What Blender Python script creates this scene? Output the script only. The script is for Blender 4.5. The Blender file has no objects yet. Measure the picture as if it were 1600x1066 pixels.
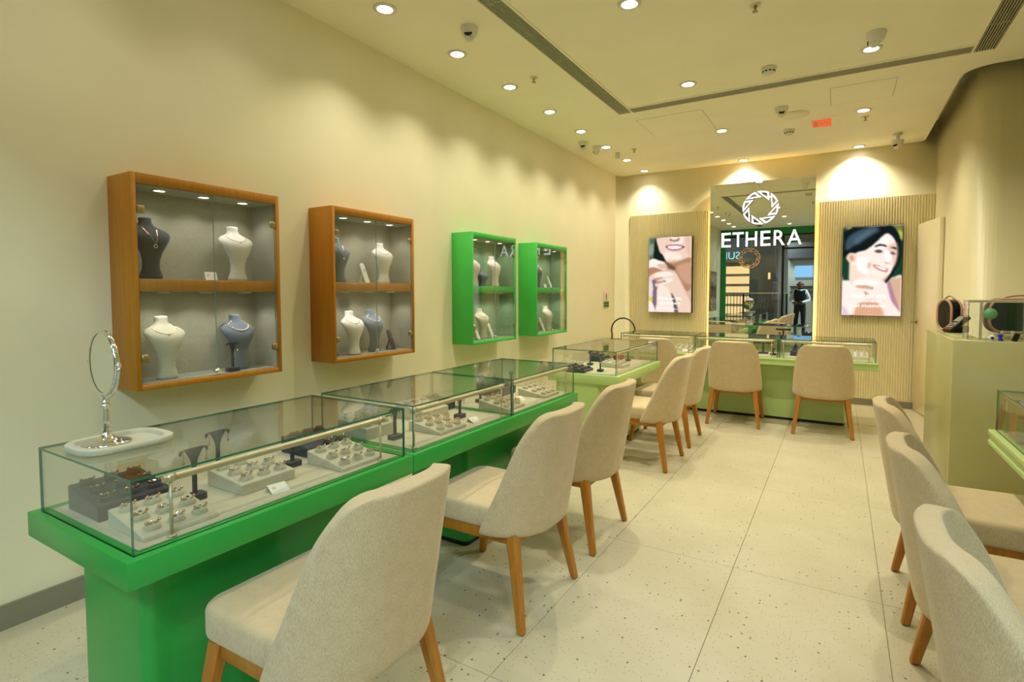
import bpy, bmesh, math, random
import numpy as np
from mathutils import Vector, Matrix

random.seed(7)
PI = math.pi
R = math.radians
scene = bpy.context.scene
COL = scene.collection

# ------------------------------------------------------------------ camera
cd = bpy.data.cameras.new('camera')
cam = bpy.data.objects.new('camera', cd)
COL.objects.link(cam)
cd.sensor_fit = 'HORIZONTAL'
cd.sensor_width = 36.0
cd.lens = 838.63 / 1600 * 36
cd.shift_x = -(816.44 - 800) / 1600
cd.shift_y = (497.52 - 533) / 1600
cd.clip_start = 0.02
cam.location = (2.8705, -0.6, 1.35)
cam.rotation_euler = (R(90) - 0.0466, 0.0008, 0.5339)
scene.camera = cam

# ------------------------------------------------------------------ world, view
w = bpy.data.worlds.new('world')
scene.world = w
w.use_nodes = True
w.node_tree.nodes['Background'].inputs[0].default_value = (0.80, 0.92, 1.0, 1)
w.node_tree.nodes['Background'].inputs[1].default_value = 0.25
vs = scene.view_settings
vs.view_transform = 'Standard'
vs.look = 'None'
vs.gamma = 1.0
vs.use_curve_mapping = False
vs.exposure = 0.20
cy = scene.cycles
cy.transparent_max_bounces = 40
cy.max_bounces = 12
cy.diffuse_bounces = 6
cy.glossy_bounces = 8
cy.sample_clamp_indirect = 6.0
cy.caustics_reflective = False
cy.caustics_refractive = False
try:
    cy.use_denoising = True
except Exception:
    pass

LIGHT_RGB = (1.0, 0.93, 0.72)      # warm white lamps of the shop
DOWN_W = 62.0                      # watts of one ceiling downlight
FRONT_DIM = 0.30                   # the lamps by the shopfront are dimmed
MALL_W = 120.0                     # watts of one mall ceiling panel

# room measures
H = 3.074
YB = 7.06
YF = -1.15
XR = 4.896
ZD, ZL, ZG = 0.682, 0.607, 0.88    # counter deck top, deck underside, glass top


# ------------------------------------------------------------------ materials
def nodes(name):
    m = bpy.data.materials.new(name)
    m.use_nodes = True
    nt = m.node_tree
    return m, nt, nt.nodes['Principled BSDF']


def srgb(r, g, b):
    f = lambda c: (c / 255 / 12.92) if c / 255 <= 0.04045 else ((c / 255 + 0.055) / 1.055) ** 2.4
    return (f(r), f(g), f(b), 1)


def plain(name, col, rough=0.5, metal=0.0, spec=0.5, bump=0.0, bscale=200.0, coat=0.0, sheen=0.0):
    m, nt, p = nodes(name)
    p.inputs['Base Color'].default_value = col
    p.inputs['Roughness'].default_value = rough
    p.inputs['Metallic'].default_value = metal
    p.inputs['Specular IOR Level'].default_value = spec
    p.inputs['Coat Weight'].default_value = coat
    p.inputs['Sheen Weight'].default_value = sheen
    # slight procedural variation so no surface is dead flat
    tc = nt.nodes.new('ShaderNodeTexCoord')
    n = nt.nodes.new('ShaderNodeTexNoise')
    n.inputs['Scale'].default_value = bscale
    n.inputs['Detail'].default_value = 3
    nt.links.new(tc.outputs['Object'], n.inputs['Vector'])
    mix = nt.nodes.new('ShaderNodeMix')
    mix.data_type = 'RGBA'
    mix.blend_type = 'MULTIPLY'
    mix.inputs['Factor'].default_value = 0.10
    mix.inputs['A'].default_value = col
    nt.links.new(n.outputs['Fac'], mix.inputs['B'])
    nt.links.new(mix.outputs['Result'], p.inputs['Base Color'])
    if bump:
        b = nt.nodes.new('ShaderNodeBump')
        b.inputs['Strength'].default_value = bump
        b.inputs['Distance'].default_value = 0.002
        nt.links.new(n.outputs['Fac'], b.inputs['Height'])
        nt.links.new(b.outputs['Normal'], p.inputs['Normal'])
    return m


def emit(name, col, strength):
    m = bpy.data.materials.new(name)
    m.use_nodes = True
    nt = m.node_tree
    nt.nodes.clear()
    e = nt.nodes.new('ShaderNodeEmission')
    e.inputs[0].default_value = col
    e.inputs[1].default_value = strength
    o = nt.nodes.new('ShaderNodeOutputMaterial')
    nt.links.new(e.outputs[0], o.inputs[0])
    return m


def glass(name, tint, refl=1.0):
    # thin sheet of glass: straight transmission plus Schlick reflection (same from both sides)
    m = bpy.data.materials.new(name)
    m.use_nodes = True
    nt = m.node_tree
    nt.nodes.clear()
    tr = nt.nodes.new('ShaderNodeBsdfTransparent')
    tr.inputs[0].default_value = tint
    gl = nt.nodes.new('ShaderNodeBsdfGlossy')
    gl.inputs['Roughness'].default_value = 0.0
    lw = nt.nodes.new('ShaderNodeLayerWeight')
    pw = nt.nodes.new('ShaderNodeMath'); pw.operation = 'POWER'
    nt.links.new(lw.outputs['Facing'], pw.inputs[0]); pw.inputs[1].default_value = 5.0
    lw.inputs['Blend'].default_value = 0.5
    ma = nt.nodes.new('ShaderNodeMath'); ma.operation = 'MULTIPLY_ADD'
    nt.links.new(pw.outputs[0], ma.inputs[0])
    ma.inputs[1].default_value = 0.95 * refl
    ma.inputs[2].default_value = 0.045 * refl
    mx = nt.nodes.new('ShaderNodeMixShader')
    nt.links.new(ma.outputs[0], mx.inputs[0])
    nt.links.new(tr.outputs[0], mx.inputs[1])
    nt.links.new(gl.outputs[0], mx.inputs[2])
    o = nt.nodes.new('ShaderNodeOutputMaterial')
    nt.links.new(mx.outputs[0], o.inputs[0])
    return m


def fabric_mat(name, c1, c2, scale=1100.0):
    m, nt, p = nodes(name)
    tc = nt.nodes.new('ShaderNodeTexCoord')
    mp = nt.nodes.new('ShaderNodeMapping')
    mp.inputs['Scale'].default_value = (1, 1, 0.07)
    nt.links.new(tc.outputs['Object'], mp.inputs['Vector'])
    n1 = nt.nodes.new('ShaderNodeTexNoise'); n1.inputs['Scale'].default_value = scale; n1.inputs['Detail'].default_value = 2
    nt.links.new(mp.outputs[0], n1.inputs['Vector'])
    n2 = nt.nodes.new('ShaderNodeTexNoise'); n2.inputs['Scale'].default_value = 25.0; n2.inputs['Detail'].default_value = 2
    nt.links.new(tc.outputs['Object'], n2.inputs['Vector'])
    ad = nt.nodes.new('ShaderNodeMath'); ad.operation = 'MULTIPLY_ADD'
    nt.links.new(n1.outputs['Fac'], ad.inputs[0]); ad.inputs[1].default_value = 0.85
    mu = nt.nodes.new('ShaderNodeMath'); mu.operation = 'MULTIPLY'; mu.inputs[1].default_value = 0.15
    nt.links.new(n2.outputs['Fac'], mu.inputs[0]); nt.links.new(mu.outputs[0], ad.inputs[2])
    cr = nt.nodes.new('ShaderNodeValToRGB')
    cr.color_ramp.elements[0].position = 0.36; cr.color_ramp.elements[0].color = c1
    cr.color_ramp.elements[1].position = 0.64; cr.color_ramp.elements[1].color = c2
    nt.links.new(ad.outputs[0], cr.inputs[0])
    nt.links.new(cr.outputs[0], p.inputs['Base Color'])
    p.inputs['Roughness'].default_value = 0.9
    p.inputs['Specular IOR Level'].default_value = 0.15
    p.inputs['Sheen Weight'].default_value = 0.25
    b = nt.nodes.new('ShaderNodeBump'); b.inputs['Strength'].default_value = 0.25; b.inputs['Distance'].default_value = 0.0015
    nt.links.new(ad.outputs[0], b.inputs['Height']); nt.links.new(b.outputs['Normal'], p.inputs['Normal'])
    return m


def wood_mat(name, c1, c2, axis=2, rough=0.42, scale=60.0):
    m, nt, p = nodes(name)
    tc = nt.nodes.new('ShaderNodeTexCoord')
    mp = nt.nodes.new('ShaderNodeMapping')
    s = [1.0, 1.0, 1.0]; s[axis] = 0.04
    mp.inputs['Scale'].default_value = s
    nt.links.new(tc.outputs['Object'], mp.inputs['Vector'])
    n = nt.nodes.new('ShaderNodeTexNoise'); n.inputs['Scale'].default_value = scale; n.inputs['Detail'].default_value = 6; n.inputs['Roughness'].default_value = 0.65
    nt.links.new(mp.outputs[0], n.inputs['Vector'])
    cr = nt.nodes.new('ShaderNodeValToRGB')
    cr.color_ramp.elements[0].position = 0.3; cr.color_ramp.elements[0].color = c1
    cr.color_ramp.elements[1].position = 0.7; cr.color_ramp.elements[1].color = c2
    nt.links.new(n.outputs['Fac'], cr.inputs[0]); nt.links.new(cr.outputs[0], p.inputs['Base Color'])
    p.inputs['Roughness'].default_value = rough
    b = nt.nodes.new('ShaderNodeBump'); b.inputs['Strength'].default_value = 0.12; b.inputs['Distance'].default_value = 0.001
    nt.links.new(n.outputs['Fac'], b.inputs['Height']); nt.links.new(b.outputs['Normal'], p.inputs['Normal'])
    return m


def terrazzo(name, base, base2):
    m, nt, p = nodes(name)
    g = nt.nodes.new('ShaderNodeNewGeometry')
    n = nt.nodes.new('ShaderNodeTexNoise'); n.inputs['Scale'].default_value = 3.0; n.inputs['Detail'].default_value = 4
    nt.links.new(g.outputs['Position'], n.inputs['Vector'])
    cr = nt.nodes.new('ShaderNodeValToRGB')
    cr.color_ramp.elements[0].position = 0.35; cr.color_ramp.elements[0].color = base
    cr.color_ramp.elements[1].position = 0.7; cr.color_ramp.elements[1].color = base2
    nt.links.new(n.outputs['Fac'], cr.inputs[0])
    prev = cr.outputs[0]
    for sc, thr, size, col in ((30.0, 1.01, 0.13, srgb(96, 92, 72)), (60.0, 0.97, 0.16, srgb(176, 150, 112)), (75.0, 0.99, 0.16, srgb(140, 134, 108))):
        v = nt.nodes.new('ShaderNodeTexVoronoi'); v.inputs['Scale'].default_value = sc; v.voronoi_dimensions = '2D'
        nt.links.new(g.outputs['Position'], v.inputs['Vector'])
        sep = nt.nodes.new('ShaderNodeSeparateColor')
        nt.links.new(v.outputs['Color'], sep.inputs[0])
        a = nt.nodes.new('ShaderNodeMath'); a.operation = 'GREATER_THAN'; a.inputs[1].default_value = thr - 0.08
        nt.links.new(sep.outputs[0], a.inputs[0])
        b = nt.nodes.new('ShaderNodeMath'); b.operation = 'LESS_THAN'; b.inputs[1].default_value = size
        nt.links.new(v.outputs['Distance'], b.inputs[0])
        c = nt.nodes.new('ShaderNodeMath'); c.operation = 'MULTIPLY'
        nt.links.new(a.outputs[0], c.inputs[0]); nt.links.new(b.outputs[0], c.inputs[1])
        mx = nt.nodes.new('ShaderNodeMix'); mx.data_type = 'RGBA'
        nt.links.new(c.outputs[0], mx.inputs['Factor']); nt.links.new(prev, mx.inputs['A'])
        mx.inputs['B'].default_value = col
        prev = mx.outputs['Result']
    nt.links.new(prev, p.inputs['Base Color'])
    p.inputs['Roughness'].default_value = 0.42
    p.inputs['Specular IOR Level'].default_value = 0.35
    return m


M = {}
M['wall'] = plain('cream_wall_paint', srgb(241, 233, 200), 0.7, spec=0.25, bscale=2.5)
M['ceiling'] = plain('cream_ceiling_paint', srgb(251, 244, 220), 0.8, spec=0.2, bscale=2.0)
M['rightwall'] = plain('cream_satin_wall', srgb(228, 218, 176), 0.45, spec=0.4, bscale=2.0)
M['flute'] = plain('fluted_cream_panel', srgb(240, 228, 188), 0.55, spec=0.3, bscale=3)
M['desk'] = plain('pale_olive_laminate', srgb(176, 172, 118), 0.3, spec=0.45, bscale=3)
M['tile'] = terrazzo('speckled_terrazzo', srgb(194, 186, 158), srgb(202, 194, 168))
M['grout'] = plain('tile_joint', srgb(150, 138, 104), 0.9)
M['skirting'] = plain('grey_skirting', srgb(138, 133, 112), 0.5)
M['green'] = plain('vivid_green_lacquer', srgb(42, 162, 66), 0.32, spec=0.5, bscale=4)
M['lgreen'] = plain('light_green_lacquer', srgb(188, 216, 136), 0.32, spec=0.5, bscale=4)
M['glass'] = glass('clear_glass', (0.985, 0.995, 0.987, 1))
M['doorglass'] = glass('cabinet_glass', (0.99, 0.995, 0.99, 1))
M['edge'] = plain('green_glass_edge', srgb(38, 112, 88), 0.12, spec=0.6)
M['clearedge'] = plain('pale_glass_edge', srgb(168, 186, 172), 0.15, spec=0.6)
M['mirror'] = plain('silver_mirror', (0.86, 0.88, 0.84, 1), 0.0, metal=1.0)
M['fabric'] = fabric_mat('oat_woven_fabric', srgb(184, 163, 127), srgb(219, 198, 160))
M['oak'] = wood_mat('oak_leg', srgb(164, 102, 26), srgb(188, 126, 40))
M['cabwood'] = wood_mat('honey_oak_veneer', srgb(176, 112, 12), srgb(196, 130, 22), rough=0.45)
M['cabgreen'] = plain('bright_green_lacquer', srgb(72, 198, 84), 0.35, spec=0.5, bscale=4)
M['linen'] = fabric_mat('grey_linen_lining', srgb(152, 150, 130), srgb(172, 170, 150), 900)
M['linen_green_cast'] = fabric_mat('green_cast_linen_lining', srgb(122, 150, 112), srgb(146, 174, 136), 900)  # green cast and dimmer light of these cabinets put into the lining colour
M['bed'] = fabric_mat('stone_suede', srgb(190, 184, 156), srgb(206, 200, 174), 1200)
M['suede'] = fabric_mat('grey_suede', srgb(188, 184, 158), srgb(208, 204, 180), 1200)
M['navy'] = fabric_mat('charcoal_navy_suede', srgb(44, 48, 56), srgb(62, 66, 74), 1200)
M['slate'] = fabric_mat('slate_blue_suede', srgb(96, 106, 120), srgb(116, 126, 140), 1200)
M['white_suede'] = fabric_mat('off_white_suede', srgb(216, 212, 200), srgb(232, 228, 218), 1200)
M['chrome'] = plain('polished_chrome', (0.82, 0.84, 0.85, 1), 0.06, metal=1.0)
M['satin'] = plain('satin_champagne_metal', srgb(214, 204, 172), 0.35, metal=0.55)
M['brass'] = plain('brushed_brass', srgb(176, 160, 116), 0.35, metal=1.0)
M['gold'] = plain('rose_gold', srgb(236, 186, 140), 0.18, metal=1.0)
M['silver'] = plain('bright_silver', (0.92, 0.92, 0.92, 1), 0.15, metal=1.0)
M['pearl'] = plain('pearl', srgb(238, 226, 206), 0.2, spec=0.6)
M['black'] = plain('black_plastic', srgb(16, 16, 18), 0.3)
M['blackmetal'] = plain('black_metal', srgb(22, 20, 20), 0.35)
M['white'] = plain('white_plastic', srgb(226, 222, 206), 0.45)
M['card'] = plain('white_card', srgb(240, 238, 226), 0.7)
M['print_tan'] = plain('tan_print', srgb(216, 200, 176), 0.7)
M['lamp'] = emit('downlight_lens', (1.0, 0.96, 0.86, 1), 14.0)
M['puck'] = emit('puck_light_lens', (1.0, 0.96, 0.90, 1), 7.0)
M['halo'] = emit('warm_led_strip', (1.0, 0.62, 0.22, 1), 9.0)
M['sign_white'] = emit('lit_white_acrylic', (1.0, 1.0, 0.98, 1), 3.0)
M['acrylic_side'] = plain('grey_acrylic_side', srgb(130, 130, 120), 0.4)
M['grille'] = plain('aluminium_grille', srgb(172, 166, 140), 0.5, metal=0.2)
M['dark'] = plain('duct_black', srgb(20, 20, 18), 0.9)
M['red'] = plain('fire_red', srgb(190, 40, 28), 0.4)
M['sign_green'] = plain('sign_green', srgb(92, 150, 84), 0.5)
M['rose'] = plain('rose_trim', srgb(206, 160, 134), 0.4)
M['blue'] = plain('cobalt_blue', srgb(24, 36, 190), 0.4)
M['burgundy'] = plain('burgundy_leather', srgb(150, 60, 56), 0.5)
M['brown'] = plain('walnut_brown', srgb(130, 74, 40), 0.5)
M['mint'] = plain('mint_green_disc', srgb(112, 176, 130), 0.5)


# ------------------------------------------------------------------ mesh builder
class MB:
    def __init__(self):
        self.v = []; self.f = []; self.mi = []; self.sm = []

    def add(self, vs, fs, mi=0, smooth=False, mat=None):
        o = len(self.v)
        if mat is not None:
            vs = [tuple(mat @ Vector(p)) for p in vs]
        self.v += [tuple(p) for p in vs]
        for f in fs:
            self.f.append([i + o for i in f]); self.mi.append(mi); self.sm.append(smooth)
        return self

    def box(self, x0, x1, y0, y1, z0, z1, mi=0, mat=None):
        vs = [(x0, y0, z0), (x1, y0, z0), (x1, y1, z0), (x0, y1, z0), (x0, y0, z1), (x1, y0, z1), (x1, y1, z1), (x0, y1, z1)]
        fs = [(0, 3, 2, 1), (4, 5, 6, 7), (0, 1, 5, 4), (1, 2, 6, 5), (2, 3, 7, 6), (3, 0, 4, 7)]
        return self.add(vs, fs, mi, False, mat)

    def bbox(self, x0, x1, y0, y1, z0, z1, b=0.004, seg=2, mi=0, mat=None, smooth=True):
        bm = bmesh.new()
        bmesh.ops.create_cube(bm, size=1.0)
        for q in bm.verts:
            q.co = ((x0 + x1) / 2 + q.co.x * (x1 - x0), (y0 + y1) / 2 + q.co.y * (y1 - y0), (z0 + z1) / 2 + q.co.z * (z1 - z0))
        b = min(b, (x1 - x0) * .49, (y1 - y0) * .49, (z1 - z0) * .49)
        bmesh.ops.bevel(bm, geom=list(bm.edges), offset=b, segments=seg, affect='EDGES', profile=0.5)
        bm.verts.index_update()
        self.add([q.co.copy() for q in bm.verts], [[q.index for q in f.verts] for f in bm.faces], mi, smooth, mat)
        bm.free()
        return self

    def lathe(self, prof, n=24, mi=0, mat=None, smooth=True, caps=True):
        vs = []; fs = []
        for r_, z_ in prof:
            for k in range(n):
                a = 2 * PI * k / n
                vs.append((r_ * math.cos(a), r_ * math.sin(a), z_))
        m = len(prof)
        for j in range(m - 1):
            for k in range(n):
                k2 = (k + 1) % n
                fs.append((j * n + k, j * n + k2, (j + 1) * n + k2, (j + 1) * n + k))
        if caps:
            if prof[0][0] > 1e-6: fs.append(tuple(range(n - 1, -1, -1)))
            if prof[-1][0] > 1e-6: fs.append(tuple((m - 1) * n + k for k in range(n)))
        return self.add(vs, fs, mi, smooth, mat)

    def tube(self, pts, r, n=8, mi=0, closed=False, mat=None, caps=True):
        pts = [Vector(p) for p in pts]
        vs = []; fs = []
        m = len(pts)
        up = None
        for i, p in enumerate(pts):
            if closed:
                t = pts[(i + 1) % m] - pts[i - 1]
            else:
                t = pts[min(i + 1, m - 1)] - pts[max(i - 1, 0)]
            t.normalize()
            if up is None:
                up = Vector((0, 0, 1)) if abs(t.z) < .9 else Vector((1, 0, 0))
            a = up - t * up.dot(t)
            if a.length < 1e-5:
                a = t.orthogonal()
            a.normalize(); up = a
            b = t.cross(a)
            rr = r[i] if isinstance(r, (list, tuple)) else r
            for k in range(n):
                q = 2 * PI * k / n
                vs.append(p + (a * math.cos(q) + b * math.sin(q)) * rr)
        rng = m if closed else m - 1
        for j in range(rng):
            j2 = (j + 1) % m
            for k in range(n):
                k2 = (k + 1) % n
                fs.append((j * n + k, j * n + k2, j2 * n + k2, j2 * n + k))
        if not closed and caps:
            fs.append(tuple(range(n - 1, -1, -1))); fs.append(tuple((m - 1) * n + k for k in range(n)))
        return self.add(vs, fs, mi, True, mat)

    def prism(self, poly, z0, z1, mi=0, mat=None, smooth=False):
        n = len(poly)
        vs = [(x, y, z0) for x, y in poly] + [(x, y, z1) for x, y in poly]
        fs = [tuple(range(n - 1, -1, -1)), tuple(range(n, 2 * n))]
        o = self.add(vs, fs, mi, False, mat)
        vs2 = vs
        self.add(vs2, [(k, (k + 1) % n, n + (k + 1) % n, n + k) for k in range(n)], mi, smooth, mat)
        return o

    def ball(self, c, r, n=10, mi=0, sz=1.0):
        prof = [(max(1e-7, r * math.sin(PI * j / 6)), -r * sz * math.cos(PI * j / 6)) for j in range(7)]
        return self.lathe(prof, n, mi, Matrix.Translation(c), caps=False)

    def mesh(self, name, mats):
        me = bpy.data.meshes.new(name)
        me.from_pydata([tuple(p) for p in self.v], [], self.f)
        for m in (mats if isinstance(mats, (list, tuple)) else [mats]):
            me.materials.append(M[m] if isinstance(m, str) else m)
        me.polygons.foreach_set('material_index', self.mi)
        me.polygons.foreach_set('use_smooth', self.sm)
        me.update()
        return me

    def build(self, name, mats, parent=None, loc=None, rot=None):
        me = self.mesh(name, mats)
        return link(name, me, parent, loc, rot)


def link(name, me, parent=None, loc=None, rot=None):
    o = bpy.data.objects.new(name, me)
    COL.objects.link(o)
    o.parent = parent
    if loc is not None: o.location = loc
    if rot is not None: o.rotation_euler = rot
    return o


def smooth_by_angle(o, deg=35):
    me = o.data
    try:
        me.set_sharp_from_angle(angle=R(deg))
    except Exception:
        pass
    return o


def tag(o, label, cat, group=None):
    o['label'] = label; o['category'] = cat
    if group: o['group'] = group
    return o


def thing(name, label, cat, loc=(0, 0, 0), rz=0.0, group=None):
    o = bpy.data.objects.new(name, None)
    o.empty_display_size = 0.1
    COL.objects.link(o)
    o.location = loc; o.rotation_euler = (0, 0, rz)
    return tag(o, label, cat, group)


def struct(o, label=None):
    o['kind'] = 'structure'
    if label: o['label'] = label
    return o


def dup(root, label, loc, rz=None):
    r = root.copy(); COL.objects.link(r)
    r.location = loc
    if rz is not None: r.rotation_euler = (0, 0, rz)
    r['label'] = label
    for ch in list(root.children):
        c = ch.copy(); COL.objects.link(c); c.parent = r
        for g in list(ch.children):
            d = g.copy(); COL.objects.link(d); d.parent = c
    return r


def rrect(x0, x1, y0, y1, r, seg=6):
    pts = []
    for cx, cy_, a0 in ((x1 - r, y1 - r, 0), (x0 + r, y1 - r, 90), (x0 + r, y0 + r, 180), (x1 - r, y0 + r, 270)):
        for k in range(seg + 1):
            a = R(a0 + 90 * k / seg)
            pts.append((cx + r * math.cos(a), cy_ + r * math.sin(a)))
    return pts


def text_mesh(txt, size, extrude, font_space=1.0, align='CENTER'):
    c = bpy.data.curves.new('lettering', 'FONT')
    c.body = txt; c.size = size; c.extrude = extrude; c.align_x = align; c.align_y = 'CENTER'
    c.space_character = font_space
    c.resolution_u = 3
    o = bpy.data.objects.new('lettering_tmp', c)
    COL.objects.link(o)
    dg = bpy.context.evaluated_depsgraph_get()
    me = bpy.data.meshes.new_from_object(o.evaluated_get(dg))
    bpy.data.objects.remove(o)
    bpy.data.curves.remove(c)
    return me


# ================================================================== THE SETTING
# floor with real tiles
floor = struct(MB().box(-0.02, XR + .02, YF, YB + 0.02, -0.12, -0.004).build('floor', 'grout'), 'speckled cream terrazzo tile floor')
TX, TY = 0.612, 1.23
tile_me = {}
for i in range(8):
    for j in range(-1, 7):
        y0 = -0.31 + (j) * TY; y1 = y0 + TY
        y0 = max(y0, YF)
        key = round(y1 - y0, 3)
        if key not in tile_me:
            g = 0.0011
            tile_me[key] = MB().bbox(g, TX - g, g, key - g, -0.02, 0.0, 0.0012, 1, smooth=False).mesh('tile', 'tile')
        link('tile', tile_me[key], floor, (i * TX, y0, 0))


def wall_strip(name, path, z0, z1, thick, mat, label, inward=1):
    # wall following a plan path; thickness goes to the outside
    b = MB()
    n = len(path)
    out = []
    for k in range(n):
        a = Vector(path[max(k - 1, 0)]); c = Vector(path[min(k + 1, n - 1)])
        t = (c - a).normalized()
        nrm = Vector((t.y, -t.x)) * inward
        out.append((path[k][0] - nrm.x * thick, path[k][1] - nrm.y * thick))
    for k in range(n - 1):
        p, q, p2, q2 = path[k], path[k + 1], out[k], out[k + 1]
        vs = [(p[0], p[1], z0), (q[0], q[1], z0), (q2[0], q2[1], z0), (p2[0], p2[1], z0), (p[0], p[1], z1), (q[0], q[1], z1), (q2[0], q2[1], z1), (p2[0], p2[1], z1)]
        b.add(vs, [(0, 1, 5, 4), (3, 2, 6, 7), (0, 1, 2, 3), (4, 5, 6, 7)], 0, True)
    return struct(b.build(name, mat), label)


def arc(cx, cy_, r, a0, a1, n=8):
    return [(cx + r * math.cos(R(a0 + (a1 - a0) * k / n)), cy_ + r * math.sin(R(a0 + (a1 - a0) * k / n))) for k in range(n + 1)]


struct(MB().box(-0.12, 0, YF, YB - .12, 0, H).build('wall_left', 'wall'), 'long cream painted wall behind the wall cabinets')
wall_back_path = arc(0.12, YB - .12, .12, 180, 90) + [(3.9, YB)]
HC = H + .22                       # the cove on the door side rises above the ceiling
wb = wall_strip('wall_back', wall_back_path, 0, HC, 0.12, 'wall', 'cream end wall with fluted panels and tall mirror')
# right wall: alcove wall, convex rounded corner, then straight to the end wall
path = [(XR, 4.87), (3.93, 4.87)] + arc(3.93, 5.025, .155, -90, -180, 10) + [(3.775, YB)]
wall_strip('wall_right', path, 0, HC, 0.12, 'rightwall', 'pale cream wall with a rounded corner behind the cash desk', -1)
struct(MB().box(XR, XR + .12, YF, 4.87, 0, HC).build('wall_side', 'wall'), 'cream painted wall behind the near showcase')
cp = [(-.12, YF), (XR + .12, YF), (XR + .12, 4.75)] + arc(3.86, 4.95, .20, -90, -180, 10) + arc(3.59, YB - .07, .07, 0, 90, 5) + [(3.59, YB + .12), (-.12, YB + .12)]
struct(MB().box(-.12, XR + .12, YF, YB + .12, HC, HC + .1).build('ceiling_slab', 'ceiling'), 'slab above the ceiling edge')
ceiling = struct(MB().prism(cp, H, H + .06).build('ceiling', 'ceiling'), 'smooth cream ceiling')
# access panels in the ceiling: thin shadow joint around a flush board
for x0, x1, y0, y1 in ((1.08, 1.71, 4.67, 5.36), (2.76, 3.225, 4.69, 5.17)):
    b = MB().box(x0, x1, y0, y1, H - .0015, H + .002)
    pnl = b.build('access_panel', 'ceiling', ceiling)
    g = .0035
    MB().box(x0 - g, x1 + g, y0 - g, y0, H - .001, H).box(x0 - g, x1 + g, y1, y1 + g, H - .001, H).box(x0 - g, x0, y0, y1, H - .001, H).box(x1, x1 + g, y0, y1, H - .001, H).build('shadow_joint', 'skirting', pnl)
# skirtings
struct(MB().box(0, 0.014, YF, YB - .12, 0, 0.10).build('baseboard_left', 'skirting'), 'grey skirting along the long wall')
struct(MB().box(0.12, 3.774, YB - 0.036, YB, 0, 0.075).build('baseboard_back', 'skirting'), 'grey skirting along the end wall')
# fluted panels on the end wall
def fluted(x0, x1, z0, z1):
    b = MB(); n = int((x1 - x0) / 0.026); p = (x1 - x0) / n
    pts = [(x0, YB - .002)]
    for k in range(n):
        a = x0 + k * p
        for q, d in ((0.0, .012), (0.14, .020), (0.32, .024), (0.62, .024), (0.80, .020), (0.93, .012)):
            pts.append((a + q * p, YB - d))
    pts += [(x1, YB - .012), (x1, YB - .002)]
    m = len(pts)
    b.add([(x, y, z0) for x, y in pts] + [(x, y, z1) for x, y in pts], [(k, k + 1, m + k + 1, m + k) for k in range(m - 1)] + [tuple(range(m, 2 * m))])
    o = b.build('fluted_panel', 'flute', wb)
    o['kind'] = 'stuff'
    return o
fluted(0.19, 1.31, 0.07, 2.477)
fluted(2.612, 3.774, 0.07, 2.474)

# ================================================================== SHOPFRONT AND MALL (seen in the tall mirror)
M['frame_green'] = plain('shopfront_green', srgb(24, 140, 66), 0.35)
M['mull'] = plain('dark_bronze_mullion', srgb(26, 24, 22), 0.35, metal=0.3)
M['mallfloor'] = plain('mall_stone_floor', srgb(170, 160, 140), 0.25)
M['pillar'] = plain('dark_stone_pillar', srgb(62, 56, 48), 0.4)
M['malldark'] = plain('mall_dark_fascia', srgb(70, 66, 60), 0.5)
M['mallwall'] = plain('mall_pale_wall', srgb(190, 182, 160), 0.6)
M['mallceil'] = plain('mall_ceiling', srgb(210, 206, 196), 0.7)
M['mall_lamp'] = emit('mall_ceiling_panel', (0.86, 0.95, 1.0, 1), 3.0)
M['warmglow'] = emit('shop_shelf_glow', (1.0, 0.72, 0.34, 1), 1.1)
M['screenblue'] = emit('blue_screen', (0.30, 0.62, 1.0, 1), 1.0)
M['cyan'] = emit('cyan_sign', (0.35, 0.85, 0.9, 1), 1.0)

sf = struct(MB().box(-0.0, XR, YF - .10, YF + .06, 2.90, H).build('shopfront_header_trim', 'frame_green'), 'green header beam of the glass shopfront')
sf.name = 'trim_1'
struct(MB().box(0.0, .12, YF - .10, YF + .06, 0, 2.90).build('trim_2', 'frame_green'), 'green jamb of the glass shopfront beside the long wall')
struct(MB().box(XR - .12, XR, YF - .10, YF + .06, 0, 2.90).build('trim_3', 'frame_green'), 'green jamb of the glass shopfront at the far side')
for k, (x0, x1, lo) in enumerate(((0.12, 1.53, 0.0), (1.58, 2.26, 2.50), (2.31, 3.60, 0.0), (3.65, XR - .12, 0.0))):
    wn = struct(MB().box(x0, x1, YF - .026, YF - .014, lo + .05, 2.86, 0).build('window_%d' % (k + 1), 'glass'), 'clear shopfront window')
    fr = MB().box(x0 - .025, x1 + .025, YF - .045, YF + .005, 2.86, 2.90).box(x0 - .025, x1 + .025, YF - .045, YF + .005, lo, lo + .05)
    fr.box(x0 - .025, x0 + .004, YF - .045, YF + .005, lo + .05, 2.86).box(x1 - .004, x1 + .025, YF - .045, YF + .005, lo + .05, 2.86)
    fr.build('window_frame', 'mull', wn)
# the door posts run to the floor
struct(MB().box(1.53, 1.58, YF - .06, YF + .02, 0, 2.9).build('trim_4', 'mull'), 'dark door post of the shopfront')
struct(MB().box(2.26, 2.31, YF - .06, YF + .02, 0, 2.9).build('trim_5', 'mull'), 'dark door post on the till side of the shopfront')
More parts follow.
